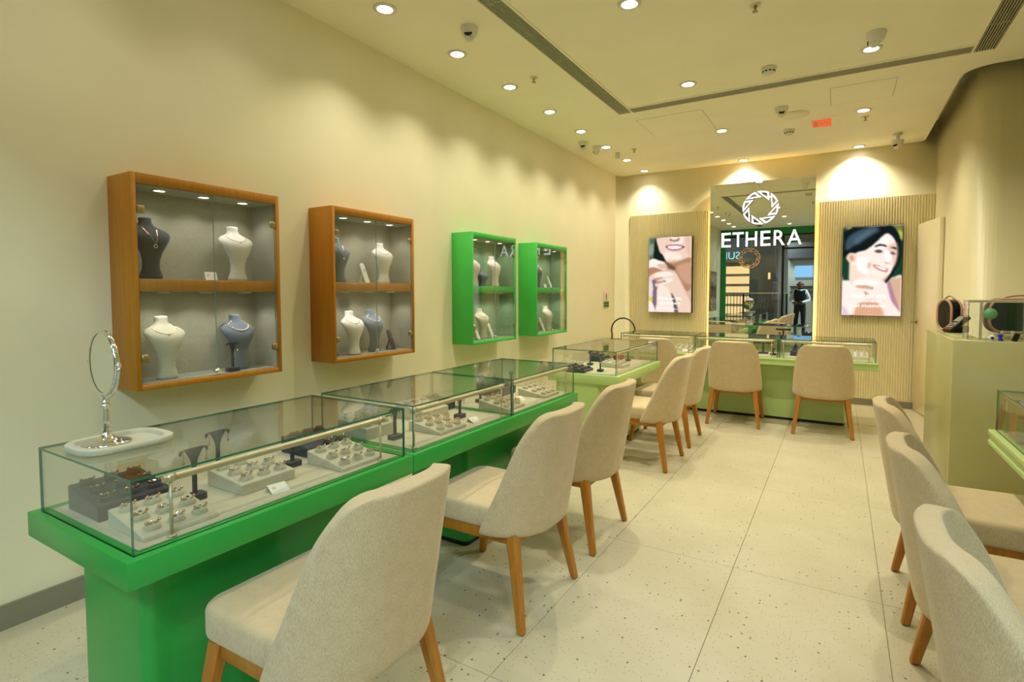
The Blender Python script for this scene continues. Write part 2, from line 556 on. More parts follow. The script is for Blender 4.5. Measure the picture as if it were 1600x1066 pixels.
# mall shell
struct(MB().box(-7, 10, -15, YF, -0.12, -0.004).build('floor_mall', 'mallfloor'), 'stone floor of the mall')
struct(MB().box(-7, 10, -15, YF - .1, 4.0, 4.1).build('ceiling_mall', 'mallceil'), 'pale mall ceiling')
struct(MB().box(-7, 10, -15.1, -15, 0, 4).build('wall_mall_far', 'mallwall'), 'pale far wall of the mall')
struct(MB().box(-7.1, -7, -15, YF, 0, 4).build('wall_mall_left', 'mallwall'), 'mall side wall')
struct(MB().box(10, 10.1, -15, YF, 0, 4).build('wall_mall_right', 'mallwall'), 'mall side wall at the other end')
struct(MB().box(-7, 0, YF - .1, YF, 0, 4).box(XR, 10, YF - .1, YF, 0, 4).box(0, XR, YF - .1, YF, H, 4).build('wall_shopfront', 'malldark'), 'mall face beside the shopfront')
for k, (x, y) in enumerate(((3.4, -2.6), (5.6, -2.6), (7.8, -2.6), (-1.2, -6.5), (3, -7), (0.5, -11.5))):
    o = tag(MB().box(-.6, .6, -.3, .3, -.03, 0).build('ceiling_panel_light', 'mall_lamp', None, (x, y, 3.999)), 'flat square mall ceiling lamp, number %s outward from the shopfront' % ['one', 'two', 'three', 'four', 'five', 'six'][k], 'ceiling light', 'mall ceiling lamps')
    ld = bpy.data.lights.new('panel_light', 'AREA'); ld.shape = 'RECTANGLE'; ld.size = 1.2; ld.size_y = .6; ld.energy = MALL_W; ld.color = (0.62, 0.84, 1.0)
    lo = bpy.data.objects.new('panel_light', ld); COL.objects.link(lo); lo.parent = o; lo.location = (0, 0, -.04)
struct(MB().prism(rrect(-.16, .78, -8.6, -7.7, .08), 0, 4.0).build('pillar_mall', 'pillar'), 'dark stone pillar in the mall')
t = thing('wall_sconce', 'small glowing sconce on the dark mall pillar', 'lamp', (.55, -7.7, 2.0))
MB().box(-.04, .04, 0, .05, -.12, .12).build('shade', 'warmglow', t)
MB().box(-.05, .05, 0, .02, -.14, .14).build('back_plate', 'brass', t)
# shop opposite; glowing panels added to stand for its warm interior light
t = thing('shop_opposite', 'shop across the mall with shelves before added warm glow panels and a dark fascia', 'shop', (-2.0, -9.0, 0))
MB().box(-3, 1.9, -3.0, -2.9, 0, 3.2).box(-3, -2.9, -2.9, 0, 0, 3.2).build('back_wall', 'mallwall', t)
MB().box(-3, 1.9, -2.9, .1, 2.75, 3.6).build('fascia', 'malldark', t)
for k in range(5):
    s_ = MB().box(-2.6, 1.7, -2.88, -2.55, .35 + .46 * k, .38 + .46 * k).build('shelf', 'mallwall', t)
    MB().box(-2.6, 1.7, -2.895, -2.88, .40 + .46 * k, .74 + .46 * k).build('added_glow_panel', 'warmglow', s_)
sm = text_mesh('SUN', .42, .03)
sm.materials.append(M['cyan'])
link('letter', sm, t, (.93, .13, 2.87), (R(90), 0, R(180)))
# second shop with blue screen
t = thing('shop_beyond', 'pale shop further along the mall with a blue screen over the counter', 'shop', (2.9, -12.5, 0))
MB().box(-2.1, 2.5, -.4, -.3, 0, 3.6).build('back_wall', 'mallwall', t)
MB().box(-2.1, 2.5, -.3, .1, 2.9, 3.6).build('fascia', 'malldark', t)
MB().box(-1.82, -1.05, -.3, -.22, 2.06, 2.58).build('screen', 'screenblue', t)
MB().box(-2.0, 2.2, -.3, .3, 0, 1.0).build('counter', 'mallwall', t)
for k in range(3):
    MB().box(-2.0, 1.8, -.3, -.1, 1.15 + .24 * k, 1.19 + .24 * k).build('shelf', 'malldark', t)
# railing
t = thing('railing', 'dark metal balustrade in the mall outside the shopfront', 'railing', (-1.2, -4.6, 0))
MB().box(0, 2.6, -.03, .03, 1.33, 1.37).build('handrail', 'satin', t)
MB().box(0, 2.6, -.02, .02, .06, .10).build('bottom_rail', 'blackmetal', t)
bal = MB().box(-.008, .008, -.008, .008, .10, 1.33).mesh('baluster', 'blackmetal')
for k in range(27): link('baluster', bal, t, (k * .1, 0, 0))
post = MB().box(-.025, .025, -.025, .025, 0, 1.33).mesh('post', 'blackmetal')
for x in (0, 1.3, 2.6): link('post', post, t, (x, 0, 0))
t = thing('disc_sign_stand', 'round green and cream disc sign on a slim stand outside the shopfront', 'sign', (0.52, -2.6, 0))
MB().lathe([(.13, 0), (.13, .012), (.02, .02)], 20).build('foot', 'blackmetal', t)
MB().tube([(0, 0, .01), (0, 0, .88)], .012).build('pole', 'satin', t)
dsc = MB().lathe([(.14, -.01), (.14, .01)], 28, mat=Matrix.Translation((0, 0, 1.00)) @ Matrix.Rotation(R(90), 4, 'X')).build('disc', 'white', t)
MB().add([(.139 * math.cos(R(180 + 12 * k)), .0115, 1.00 + .139 * math.sin(R(180 + 12 * k))) for k in range(0, 11)] + [(0, .0115, 1.00)], [tuple(range(12))]).build('disc_print', 'sign_green', dsc)


# the guard outside (seen in the mirror)
def skin_body(name, verts, edges, radii, mat, parent, sub=2, root=0):
    me = bpy.data.meshes.new(name)
    me.from_pydata(verts, edges, [])
    o = bpy.data.objects.new(name, me)
    COL.objects.link(o)
    md = o.modifiers.new('skin', 'SKIN'); md.use_smooth_shade = True
    lay = me.skin_vertices[0].data
    for k, r_ in enumerate(radii):
        lay[k].radius = r_ if isinstance(r_, tuple) else (r_, r_)
        lay[k].use_root = (k == root)
    sb = o.modifiers.new('sub', 'SUBSURF'); sb.levels = sub; sb.render_levels = sub
    dg = bpy.context.evaluated_depsgraph_get(); dg.update()
    m2 = bpy.data.meshes.new_from_object(o.evaluated_get(dg))
    m2.materials.clear(); m2.materials.append(M[mat])
    for p in m2.polygons: p.use_smooth = True
    bpy.data.objects.remove(o)
    return link(name, m2, parent)


M['skin'] = plain('brown_skin', srgb(120, 80, 58), 0.5)
M['trouser'] = plain('black_trouser', srgb(20, 20, 24), 0.7)
M['shirt'] = plain('white_shirt', srgb(228, 232, 236), 0.7)
M['vest'] = plain('black_waistcoat', srgb(14, 14, 18), 0.6)
M['hair'] = plain('black_hair', srgb(14, 12, 12), 0.6)
g_ = thing('person', 'person in white shirt, black waistcoat and dark trousers standing outside, seen in the tall mirror', 'person', (1.87, -3.0, 0), R(12))
# body: one continuous skinned figure (front is +y)
V = [(0, 0, .95), (0, .01, 1.12), (0, .0, 1.32), (0, -.01, 1.44), (0, .005, 1.50), (0, .02, 1.60), (0, .02, 1.69),
     (-.16, 0, 1.40), (-.27, -.04, 1.15), (-.10, .17, 1.06),
     (.16, 0, 1.40), (.25, -.02, 1.14), (.10, .20, 1.08),
     (-.09, 0, .90), (-.10, .02, .50), (-.11, -.02, .09), (-.12, .13, .04),
     (.09, 0, .90), (.10, .02, .50), (.11, -.02, .09), (.13, .13, .04)]
Ed = [(0, 1), (1, 2), (2, 3), (3, 4), (4, 5), (5, 6), (2, 7), (7, 8), (8, 9), (2, 10), (10, 11), (11, 12), (0, 13), (13, 14), (14, 15), (15, 16), (0, 17), (17, 18), (18, 19), (19, 20)]
Ra = [(.15, .11), (.14, .10), (.15, .11), (.08, .07), (.055, .055), (.078, .092), (.06, .075), .062, .048, .034, .062, .048, .034, .085, .062, .045, .04, .085, .062, .045, .04]
body = skin_body('body', V, Ed, Ra, 'shirt', g_)
bme = body.data
for nm in ('skin', 'trouser', 'vest', 'hair'): bme.materials.append(M[nm])
for p in bme.polygons:
    c = p.center
    if c.z > 1.47:
        p.material_index = 1
        if c.z > 1.655 or (c.z > 1.56 and c.y < 0.0): p.material_index = 4
    elif c.z < .13: p.material_index = 3
    elif c.z < .99 and abs(c.x) < .24: p.material_index = 2
    elif abs(c.x) < .155 and c.z < 1.42 and c.y < .13: p.material_index = 3
# hands with fingers, meeting at the waist
for sx in (-1, 1):
    hb = MB()
    wx, wy, wz = sx * .10, .185, 1.065
    hb.bbox(wx - .04, wx + .04, wy - .016, wy + .016, wz - .05, wz + .035, .014, 2)
    for k, L_ in enumerate((.055, .065, .062, .05)):
        z_ = wz - .04 + .021 * k
        hb.tube([(wx - sx * .035, wy + .005, z_), (wx - sx * .06, wy + .022, z_), (wx - sx * (.06 + L_ * .5), wy + .012, z_ - .006)], [.0095, .009, .007], 6)
    hb.tube([(wx + sx * .0, wy + .005, wz + .03), (wx - sx * .02, wy + .02, wz + .055), (wx - sx * .045, wy + .026, wz + .06)], [.011, .010, .008], 6)
    hb.build('hand', 'skin', g_)
for sx in (-1, 1): MB().ball((sx * .03, .098, 1.605), .010, 8).build('eye', 'hair', g_)
MB().add([(0, .098, 1.61), (-.014, .104, 1.572), (.014, .104, 1.572), (0, .128, 1.575)], [(0, 1, 3), (0, 3, 2), (1, 2, 3)]).build('nose', 'skin', g_)
MB().box(-.024, .024, .095, .107, 1.545, 1.552).build('mouth', 'vest', g_)
for sx in (-1, 1): MB().ball((sx * .082, .012, 1.595), .022, 8, 0, 1.4).build('ear', 'skin', g_)
MB().add([(-.02, .128, 1.43), (.02, .128, 1.43), (.028, .135, 1.16), (0, .137, 1.12), (-.028, .135, 1.16)], [(0, 1, 2, 3, 4)]).build('tie', 'trouser', g_)


# ================================================================== CEILING FITTINGS
def spot(parent, loc, energy, size, blend, col=LIGHT_RGB, radius=.022, tilt=(0, 0, 0)):
    ld = bpy.data.lights.new('lamp_light', 'SPOT')
    ld.energy = energy; ld.spot_size = R(size); ld.spot_blend = blend; ld.color = col; ld.shadow_soft_size = radius
    o = bpy.data.objects.new('lamp_light', ld)
    COL.objects.link(o); o.parent = parent; o.location = loc; o.rotation_euler = tilt
    return o


trim_me = MB().lathe([(.046, -.002), (.046, -.006), (.052, -.008), (.068, -.0055), (.070, 0.0), (.060, 0.0)], 32, caps=False).mesh('trim_ring', 'white')
lens_me = MB().lathe([(.047, -.0015), (.047, -.0045), (.0001, -.0045)], 28, caps=False).mesh('lens', 'lamp')
ORD = ['first', 'second', 'third', 'fourth', 'fifth', 'sixth', 'seventh', 'eighth', 'ninth', 'tenth', 'eleventh']


def downlight(x, y, label, size=114, blend=1.0, tilt=(0, 0, 0)):
    t = thing('downlight', label, 'downlight', (x, y, H), 0, 'recessed ceiling downlights')
    link('trim_ring', trim_me, t)
    link('lens', lens_me, t)
    spot(t, (0, 0, -.02), DOWN_W * (FRONT_DIM if y < 1.5 else 1.0) * (.52 if x < 1 else 1.0) * (.62 if y > 6.8 else 1.0), size if x < 1 else 128, blend, tilt=tilt)


for k in range(8):
    downlight(.456, 6.86 - .716 * k, 'round white downlight in the row along the long wall, %s from the end wall' % ORD[k])
for k in range(8, 11):
    downlight(.456, 6.86 - .716 * k, 'round white downlight near the shopfront in the long wall row, %s from the end wall' % ORD[k])
for k, y in enumerate((6.93, 5.455, 3.98, 2.55, 1.1, -.35)):
    downlight(1.75, y, 'round white downlight in the middle ceiling row, %s from the end wall' % ORD[k])
for k, y in enumerate((6.92, 5.467, 3.987, 2.53, 1.07, -.38)):
    downlight(3.02, y, 'round white downlight in the ceiling row nearest the door, %s from the end wall' % ORD[k])

# linear air grille: three straight runs mitred at the corners
def grille_run(x0, x1, y0, y1, along, label):
    t = thing('air_grille', label, 'air vent', (0, 0, H), 0, 'linear ceiling air grille')
    MB().box(x0 + .006, x1 - .006, y0 + .006, y1 - .006, -.0015, -.0005).build('duct', 'dark', t)
    fr = MB()
    w_ = .014
    if along == 'y':
        fr.box(x0, x0 + w_, y0, y1, -.008, 0).box(x1 - w_, x1, y0, y1, -.008, 0)
    else:
        fr.box(x0, x1, y0, y0 + w_, -.008, 0).box(x0, x1, y1 - w_, y1, -.008, 0)
    fr.build('grille_frame', 'ceiling', t)
    n = 8
    for k in range(n):
        b = MB()
        if along == 'y':
            p = (x1 - x0 - 2 * w_) / n; a = x0 + w_ + p * (k + .5)
            b.box(a - p * .26, a + p * .26, y0, y1, -.007, -.0016)
        else:
            p = (y1 - y0 - 2 * w_) / n; a = y0 + w_ + p * (k + .5)
            b.box(x0, x1, a - p * .26, a + p * .26, -.007, -.0016)
        b.build('slat', 'grille', t)
    L_ = (y1 - y0) if along == 'y' else (x1 - x0)
    m = int(L_ / .42)
    for k in range(1, m):
        q = k / m
        b = MB()
        if along == 'y': b.box(x0 + w_, x1 - w_, y0 + L_ * q - .003, y0 + L_ * q + .003, -.006, -.0012)
        else: b.box(x0 + L_ * q - .003, x0 + L_ * q + .003, y0 + w_, y1 - w_, -.006, -.0012)
        b.build('cross_bar', 'grille', t)
    return t


grille_run(.985, 1.135, -.6, 4.40, 'y', 'long slatted ceiling air grille running parallel to the long wall')
grille_run(1.137, 3.633, 4.275, 4.425, 'x', 'slatted ceiling air grille crossing the shop before the end wall')
grille_run(3.635, 3.785, -.6, 4.425, 'y', 'slatted ceiling air grille on the cash desk side of the ceiling')


def dome_camera(x, y, label, rz=0, drop=0.0, face=-30):
    t = thing('security_camera', label, 'camera', (x, y, H), rz, 'ceiling security cameras')
    if drop:
        MB().lathe([(.045, 0), (.045, -.012), (.02, -.018), (.018, -drop), (.03, -drop)], 20).build('bracket', 'white', t)
    z0 = -drop
    MB().lathe([(.058, z0), (.058, z0 - .012), (.05, z0 - .045), (.038, z0 - .062), (.0001, z0 - .064)], 28, caps=False).build('housing', 'white', t)
    ball = MB().ball((0, -.012, z0 - .062), .034, 16).build('eyeball', 'white', t)
    mt = Matrix.Translation((0, -.012, z0 - .062)) @ Matrix.Rotation(R(90 + face), 4, 'X')
    MB().lathe([(.026, .024), (.0265, .031), (.020, .0355), (.0001, .036)], 20, mat=mt, caps=False).build('lens_face', 'black', ball)
    return t


dome_camera(.758, 2.296, 'white dome security camera with black eye beside the long grille', R(25))
dome_camera(.305, 5.10, 'white dome security camera facing out, above the green cabinets', R(20))
dome_camera(.37, 5.36, 'white dome security camera turned sideways close behind the dome above the green cabinets', R(-100))
dome_camera(2.361, 4.995, 'white dome security camera in the middle beyond the cross grille', R(10))
dome_camera(3.037, 3.72, 'large white dome security camera beside a lit downlight before the cross grille', R(-120))
dome_camera(3.37, 6.55, 'white dome security camera hanging on a short bracket near the door', R(-40), .07)


def smoke(x, y, label):
    t = thing('smoke_detector', label, 'smoke detector', (x, y, H), 0, 'ceiling smoke detectors')
    MB().lathe([(.056, 0), (.056, -.012), (.050, -.022), (.050, -.024)], 28).build('base', 'white', t)
    hd = MB().lathe([(.046, -.024), (.044, -.040), (.034, -.05), (.0001, -.052)], 28, caps=False).build('head', 'white', t)
    for k in range(10):
        a = 2 * PI * k / 10
        MB().box(.0445, .047, -.008, .008, -.037, -.028, mat=Matrix.Rotation(a, 4, 'Z')).build('slot', 'dark', hd)


smoke(2.361, 3.97, 'round white smoke detector just before the cross grille')
smoke(2.366, 5.80, 'round white smoke detector beyond the middle security camera')


def sprinkler(x, y, label):
    t = thing('sprinkler', label, 'sprinkler', (x, y, H), 0, 'fire sprinklers')
    MB().lathe([(.034, 0), (.033, -.004), (.018, -.009), (.0001, -.009)], 20, caps=False).build('escutcheon', 'satin', t)
    MB().lathe([(.009, -.008), (.009, -.022), (.005, -.024), (.005, -.036)], 12).build('body', 'brass', t)
    MB().lathe([(.0001, -.036), (.017, -.037), (.017, -.0395), (.0001, -.040)], 14, caps=False).build('deflector', 'brass', t)


sprinkler(.723, 3.213, 'small brass ceiling sprinkler left of the long grille')
sprinkler(.709, 5.687, 'small brass ceiling sprinkler near the corner by the end wall')
sprinkler(3.044, 5.70, 'small brass ceiling sprinkler close to a downlight on the door side')
sprinkler(2.393, 2.95, 'small brass ceiling sprinkler alone between the grilles')
t = thing('motion_sensor', 'small white angled motion sensor on the ceiling near the corner', 'sensor', (.475, 5.753, H))
MB().lathe([(.03, 0), (.03, -.01), (.012, -.02)], 18).build('mount', 'white', t)
MB().bbox(-.028, .028, -.02, .02, -.075, -.02, .012, 3).build('head', 'white', t)
# exit style red lamp plate
t = thing('ceiling_sign', 'small red lit emergency sign set flush in the ceiling', 'sign', (2.67, 5.70, H))
M['redlit'] = emit('red_sign_face', (1.0, .16, .05, 1), .75)
MB().box(-.17, .17, -.17, .17, -.003, 0).build('plate', 'ceiling', t)
fc = MB().box(-.085, .085, -.13, .13, -.0065, -.003).build('face', 'redlit', t)
MB().box(-.07, -.035, -.07, .07, -.0075, -.0065).box(-.015, .06, -.02, .02, -.0075, -.0065).build('pictogram', 'rose', fc)
tag(MB().lathe([(.13, -.006), (.128, 0)], 36).build('speaker_grille', 'ceiling', None, (2.45, 5.28, H)), 'flat round cream speaker cover behind the middle security camera', 'speaker')

# ================================================================== CHAIRS
def make_chair(label):
    t = thing('upholstered_chair', label, 'chair', (0, 0, 0), 0, 'oat fabric chairs with oak legs')
    zt = [.355, .45, .52, .60, .67, .73, .78, .82, .845, .862, .872]
    lt = [.363, .334, .310, .289, .271, .254, .234, .209, .190, .166, .125]
    a_, r_ = .05, .18
    rows = [.355, .41, .47, .53, .59, .64, .69, .735, .77, .80, .825, .845, .860, .872]
    NC = 10
    bm = bmesh.new()
    grid = []
    for z in rows:
        L_ = float(np.interp(z, zt, lt))
        fr = (z - .36) / .5
        row = []
        for i in range(-NC, NC + 1):
            l = abs(i) / NC * L_
            s = 1 if i >= 0 else -1
            if l < a_: x, y = l, -.26
            elif l < a_ + r_ * PI / 2:
                ph = (l - a_) / r_; x = a_ + r_ * math.sin(ph); y = -.26 + r_ * (1 - math.cos(ph))
            else: x = a_ + r_; y = -.26 + r_ + (l - a_ - r_ * PI / 2)
            y -= .016 * (1 - min(1, (x / .23) ** 2))
            x *= 1.03
            y -= .085 * max(fr, 0)
            row.append(bm.verts.new((s * x, y, z)))
        grid.append(row)
    for j in range(len(rows) - 1):
        for i in range(2 * NC):
            bm.faces.new((grid[j][i], grid[j][i + 1], grid[j + 1][i + 1], grid[j + 1][i]))
    me = bpy.data.meshes.new('backrest'); bm.to_mesh(me); bm.free()
    o = bpy.data.objects.new('backrest', me); COL.objects.link(o)
    sd = o.modifiers.new('solid', 'SOLIDIFY'); sd.thickness = .052; sd.offset = 0.0; sd.use_even_offset = True
    sb = o.modifiers.new('sub', 'SUBSURF'); sb.levels = 2; sb.render_levels = 2
    dg = bpy.context.evaluated_depsgraph_get()
    m2 = bpy.data.meshes.new_from_object(o.evaluated_get(dg))
    for p in m2.polygons: p.use_smooth = True
    m2.materials.append(M['fabric'])
    bpy.data.objects.remove(o)
    br = link('backrest', m2, t)
    # seat cushion
    bm = bmesh.new()
    bmesh.ops.create_cube(bm, size=1.0)
    for q in bm.verts:
        wx = .462 if q.co.y > 0 else .44
        q.co = (q.co.x * wx, .022 + q.co.y * .486, .422 + q.co.z * .100)
    vert_edges = [e for e in bm.edges if abs(e.verts[0].co.z - e.verts[1].co.z) > .05]
    bmesh.ops.bevel(bm, geom=vert_edges, offset=.07, segments=5, affect='EDGES', profile=.5)
    hor = [e for e in bm.edges if (abs(e.verts[0].co.z - e.verts[1].co.z) < 1e-4) and len(e.link_faces) == 2 and abs(e.link_faces[0].normal.z - e.link_faces[1].normal.z) > .5]
    bmesh.ops.bevel(bm, geom=hor, offset=.022, segments=3, affect='EDGES', profile=.5)
    topf = [f for f in bm.faces if f.normal.z > .9 and f.calc_area() > .05]
    for f in topf:
        r2 = bmesh.ops.poke(bm, faces=[f])
        for q in r2['verts']: q.co.z += .010
    bm.verts.index_update()
    sm_ = MB().add([q.co.copy() for q in bm.verts], [[q.index for q in f.verts] for f in bm.faces], 0, True)
    bm.free()
    so = sm_.build('seat', 'fabric', t)
    smooth_by_angle(so, 40)
    # oak frame
    zA, zB = .326, .374
    MB().bbox(-.19, .19, .19, .214, zA, zB, .003).build('front_rail', 'oak', t)
    MB().bbox(-.18, .18, -.214, -.19, zA, zB, .003).build('rear_rail', 'oak', t)
    for s in (-1, 1):
        mt = Matrix.Translation((s * .198, 0, 0))
        MB().bbox(-.012, .012, -.20, .20, zA, zB, .003, mat=mt).build('side_rail', 'oak', t)
    for sx in (-1, 1):
        for (ty, fy) in ((.197, .262), (-.197, -.265)):
            a, b = .024, .0155
            tx, fx = sx * .198, sx * .246
            n = 4
            vs = []
            def ring(cx, cy_, z, h):
                c = h * .35
                return [(cx + h, cy_ + h - c, z), (cx + h - c, cy_ + h, z), (cx - h + c, cy_ + h, z), (cx - h, cy_ + h - c, z), (cx - h, cy_ - h + c, z), (cx - h + c, cy_ - h, z), (cx + h - c, cy_ - h, z), (cx + h, cy_ - h + c, z)]
            vs = ring(fx, fy, .006, b) + ring(tx + (fx - tx) * .1, ty + (fy - ty) * .1, .335, a) + ring(tx, ty, .374, a)
            fs = []
            for j in range(2):
                for k in range(8): fs.append((j * 8 + k, j * 8 + (k + 1) % 8, (j + 1) * 8 + (k + 1) % 8, (j + 1) * 8 + k))
            fs.append(tuple(range(7, -1, -1))); fs.append(tuple(range(16, 24)))
            lg = MB().add(vs, fs).build('leg', 'oak', t)
            MB().lathe([(.011, 0), (.011, .007)], 10, mat=Matrix.Translation((fx, fy, 0))).build('glide', 'black', lg)
    return t


ch = make_chair('nearest chair at the vivid green counter, oat fabric back filling the foreground')
ch.location = (1.575, .435, 0); ch.rotation_euler = (0, 0, R(90))
for x, y, rz, lab in (
        (1.55, 1.42, 90, 'second chair from the front along the vivid green counter, oat fabric with oak legs'),
        (1.535, 2.155, 91, 'third chair along the vivid green counter, just before the pale green counter'),
        (1.505, 3.615, 90, 'oat chair at the front corner of the pale green side counter'),
        (1.495, 4.355, 92, 'oat chair tucked close behind another at the far end of the pale green side counter'),
        (1.15, 5.40, 0, 'oat chair at the end-wall counter, half hidden behind the pale green side counter'),
        (1.945, 5.385, 2.5, 'oat chair at the end-wall counter under the tall mirror, back fully seen'),
        (2.745, 5.385, 2, 'oat chair at the end-wall counter nearest the door, back fully seen'),
        (3.395, 2.27, -90, 'farthest of three chairs on the cash desk side, partly hidden by the middle one'),
        (3.40, 1.515, -90, 'middle one of three chairs on the cash desk side'),
        (3.405, .77, -90, 'nearest of three chairs on the cash desk side, cut by the picture edge')):
    dup(ch, lab, (x, y, 0), R(rz))


# ================================================================== SHOWCASE COUNTERS
GT = .006   # glass thickness


def pane(b, x0, x1, y0, y1, z0, z1):
    # glass sheet: two big faces clear, the narrow edges green
    d = (x1 - x0, y1 - y0, z1 - z0)
    ax = d.index(min(d))
    vs = [(x0, y0, z0), (x1, y0, z0), (x1, y1, z0), (x0, y1, z0), (x0, y0, z1), (x1, y0, z1), (x1, y1, z1), (x0, y1, z1)]
    fs = [((0, 3, 2, 1), 2), ((4, 5, 6, 7), 2), ((0, 1, 5, 4), 1), ((1, 2, 6, 5), 0), ((2, 3, 7, 6), 1), ((3, 0, 4, 7), 0)]
    for f, a in fs:
        b.add(vs, [f], 0 if a == ax else 1)
    return b


def counter(label, loc, rz, L, cases, base, mat, stepped=False, depth=.63, rails=True):
    t = thing('showcase_counter', label, 'counter', loc, rz, 'glass topped jewellery counters')
    # deck
    b = MB()
    if stepped:
        b.bbox(0, L, 0, depth, ZD - .026, ZD, .006, 3)
        b.bbox(.006, L - .006, .006, depth - .006, ZD - .05, ZD - .024, .008, 3)
        b.bbox(0, L, 0, depth, ZL, ZD - .048, .008, 3)
    else:
        b.bbox(0, L, 0, depth, ZL, ZD, .003, 2)
    o = b.build('deck', mat, t); smooth_by_angle(o, 30)
    # base
    bx0, bx1, by0, by1 = base
    bb = MB().prism(rrect(bx0, bx1, by0, by1, .035, 5), .03, ZL, smooth=True)
    o = bb.build('base', mat, t); smooth_by_angle(o, 30)
    MB().prism(rrect(bx0 + .012, bx1 - .012, by0 + .012, by1 - .012, .03, 4), 0, .03).build('plinth', 'black', t)
    for (c0, c1) in cases:
        y0, y1 = .025, depth - .03
        MB().bbox(c0 + .022, c1 - .022, y0 + .022, y1 - .02, ZD, ZD + .006, .003, 2).build('display_bed', 'bed', t)
        pane(MB(), c0, c1, y0, y0 + GT, ZD, ZG - GT).build('glass_pane', ['glass', 'edge'], t)
        pane(MB(), c0, c1, y1 - GT, y1, ZD, ZG - GT).build('glass_pane', ['glass', 'edge'], t)
        pane(MB(), c0, c0 + GT, y0 + GT, y1 - GT, ZD, ZG - GT).build('glass_pane', ['glass', 'edge'], t)
        pane(MB(), c1 - GT, c1, y0 + GT, y1 - GT, ZD, ZG - GT).build('glass_pane', ['glass', 'edge'], t)
        pane(MB(), c0, c1, y0, y1, ZG - GT, ZG).build('glass_pane', ['glass', 'edge'], t)
        if rails:
            yr = y0 + .032; zr = ZG - .030
            x0, x1 = c0 + .12, c1 - .115
            if c1 - c0 < .9: x0, x1 = c0 + .05, c1 - .07
            lb = MB().tube([(x0 - .03, yr, zr), (x1 + .03, yr, zr)], .0105, 14).build('light_bar', 'satin', t)
            smooth_by_angle(lb, 40)
            for x in (x0 - .012, x1 + .012):
                p_ = MB().tube([(x, yr, ZD + .004), (x, yr, zr - .008)], .0042, 10)
                p_.lathe([(.012, ZD + .006), (.012, ZD + .010), (.005, ZD + .012)], 14, mat=Matrix.Translation((x, yr, 0)))
                p_.build('post', 'satin', lb)
                MB().tube([(x - .012, yr, zr), (x + .012, yr, zr)], .0122, 14).build('clamp', 'satin', lb)
    return t


# c1: nearest vivid green counter (front faces +X)
counter('vivid green showcase counter nearest the camera, glass case with round tray mirror on top', (1.37, .018, 0), R(90), 1.034, [(.024, 1.010)], (.105, .93, .17, .57), 'green')
counter('vivid green showcase counter with two glass cases, beyond the nearest one', (1.37, 1.056, 0), R(90), 1.612, [(.026, .812), (.826, 1.600)], (.59, 1.55, .17, .57), 'green')
counter('pale green side counter with a single glass case beside the long wall', (1.362, 3.445, 0), R(90), 1.18, [(.025, 1.155)], (.012, 1.10, .16, .57), 'lgreen')
counter('long pale green counter with three glass cases before the end wall', (.612, 5.452, 0), 0, 2.59, [(.025, .868), (.884, 1.716), (1.732, 2.568)], (.25, 2.335, .235, .60), 'lgreen', True)
counter('pale green counter with stepped edge at the picture edge on the cash desk side', (3.512, 2.82, 0), R(-90), 2.60, [(.025, .86), (.88, 1.715), (1.735, 2.575)], (.12, 2.45, .17, .57), 'lgreen', True)


# ================================================================== TRAYS, STANDS, CARDS
def wedge(bw, bd, hb, hf):
    # front toward -y, width along x, centred in x; y from 0(front) to bd
    w2 = bw / 2
    vs = [(-w2, 0, 0), (w2, 0, 0), (w2, bd, 0), (-w2, bd, 0), (-w2, 0, hf), (w2, 0, hf), (w2, bd, hb), (-w2, bd, hb)]
    fs = [(0, 3, 2, 1), (4, 5, 6, 7), (0, 1, 5, 4), (1, 2, 6, 5), (2, 3, 7, 6), (3, 0, 4, 7)]
    return vs, fs


block_me = {}
for mn in ('suede', 'navy', 'white_suede'):
    bb = MB().prism(rrect(-.021, .021, -.015, .015, .012, 4), 0, .009, smooth=True).prism(rrect(-.0185, .0185, -.0125, .0125, .0105, 4), .009, .0125, smooth=True)
    block_me[mn] = bb.mesh('holder', mn)


def jewel_mesh(kind, mn):
    b = MB()
    if kind == 'stud':      # clip bar with a pair of studs
        b.box(-.019, .019, -.0035, .0035, .017, .0195, 0)
        b.box(-.004, .004, -.005, .005, .0125, .022, 2)
        for s in (-1, 1):
            b.ball((s * .016, -.002, .0225), .0042, 8, 1)
            b.ball((s * .0105, -.005, .0205), .0022, 6, 1)
        return b.mesh('stud_pair', [mn, 'gold', 'silver'])
    if kind == 'ring':
        b.tube([(.0105 * math.cos(2 * PI * k / 14), 0, .0205 + .0105 * math.sin(2 * PI * k / 14)) for k in range(14)], .0013, 6, 0, True)
        b.ball((0, 0, .032), .0034, 8, 1)
        return b.mesh('ring', ['gold', 'silver'])
    if kind == 'bands':
        for s in (-1, 0, 1):
            b.tube([(s * .010, .010 * math.cos(2 * PI * k / 14), .0200 + .010 * math.sin(2 * PI * k / 14)) for k in range(14)], .0015, 6, 0, True)
        return b.mesh('ring_trio', ['gold', 'silver'])
    b.add([(-.012, -.004, .0125), (.012, -.004, .0125), (.012, .004, .0125), (-.012, .004, .0125), (-.006, 0, .034), (.006, 0, .034)], [(0, 1, 5, 4), (2, 3, 4, 5), (1, 2, 5), (3, 0, 4)], 0)
    b.ball((0, -.002, .035), .004, 8, 1)
    return b.mesh('pendant_peg', [mn, 'silver'])


JW = {}


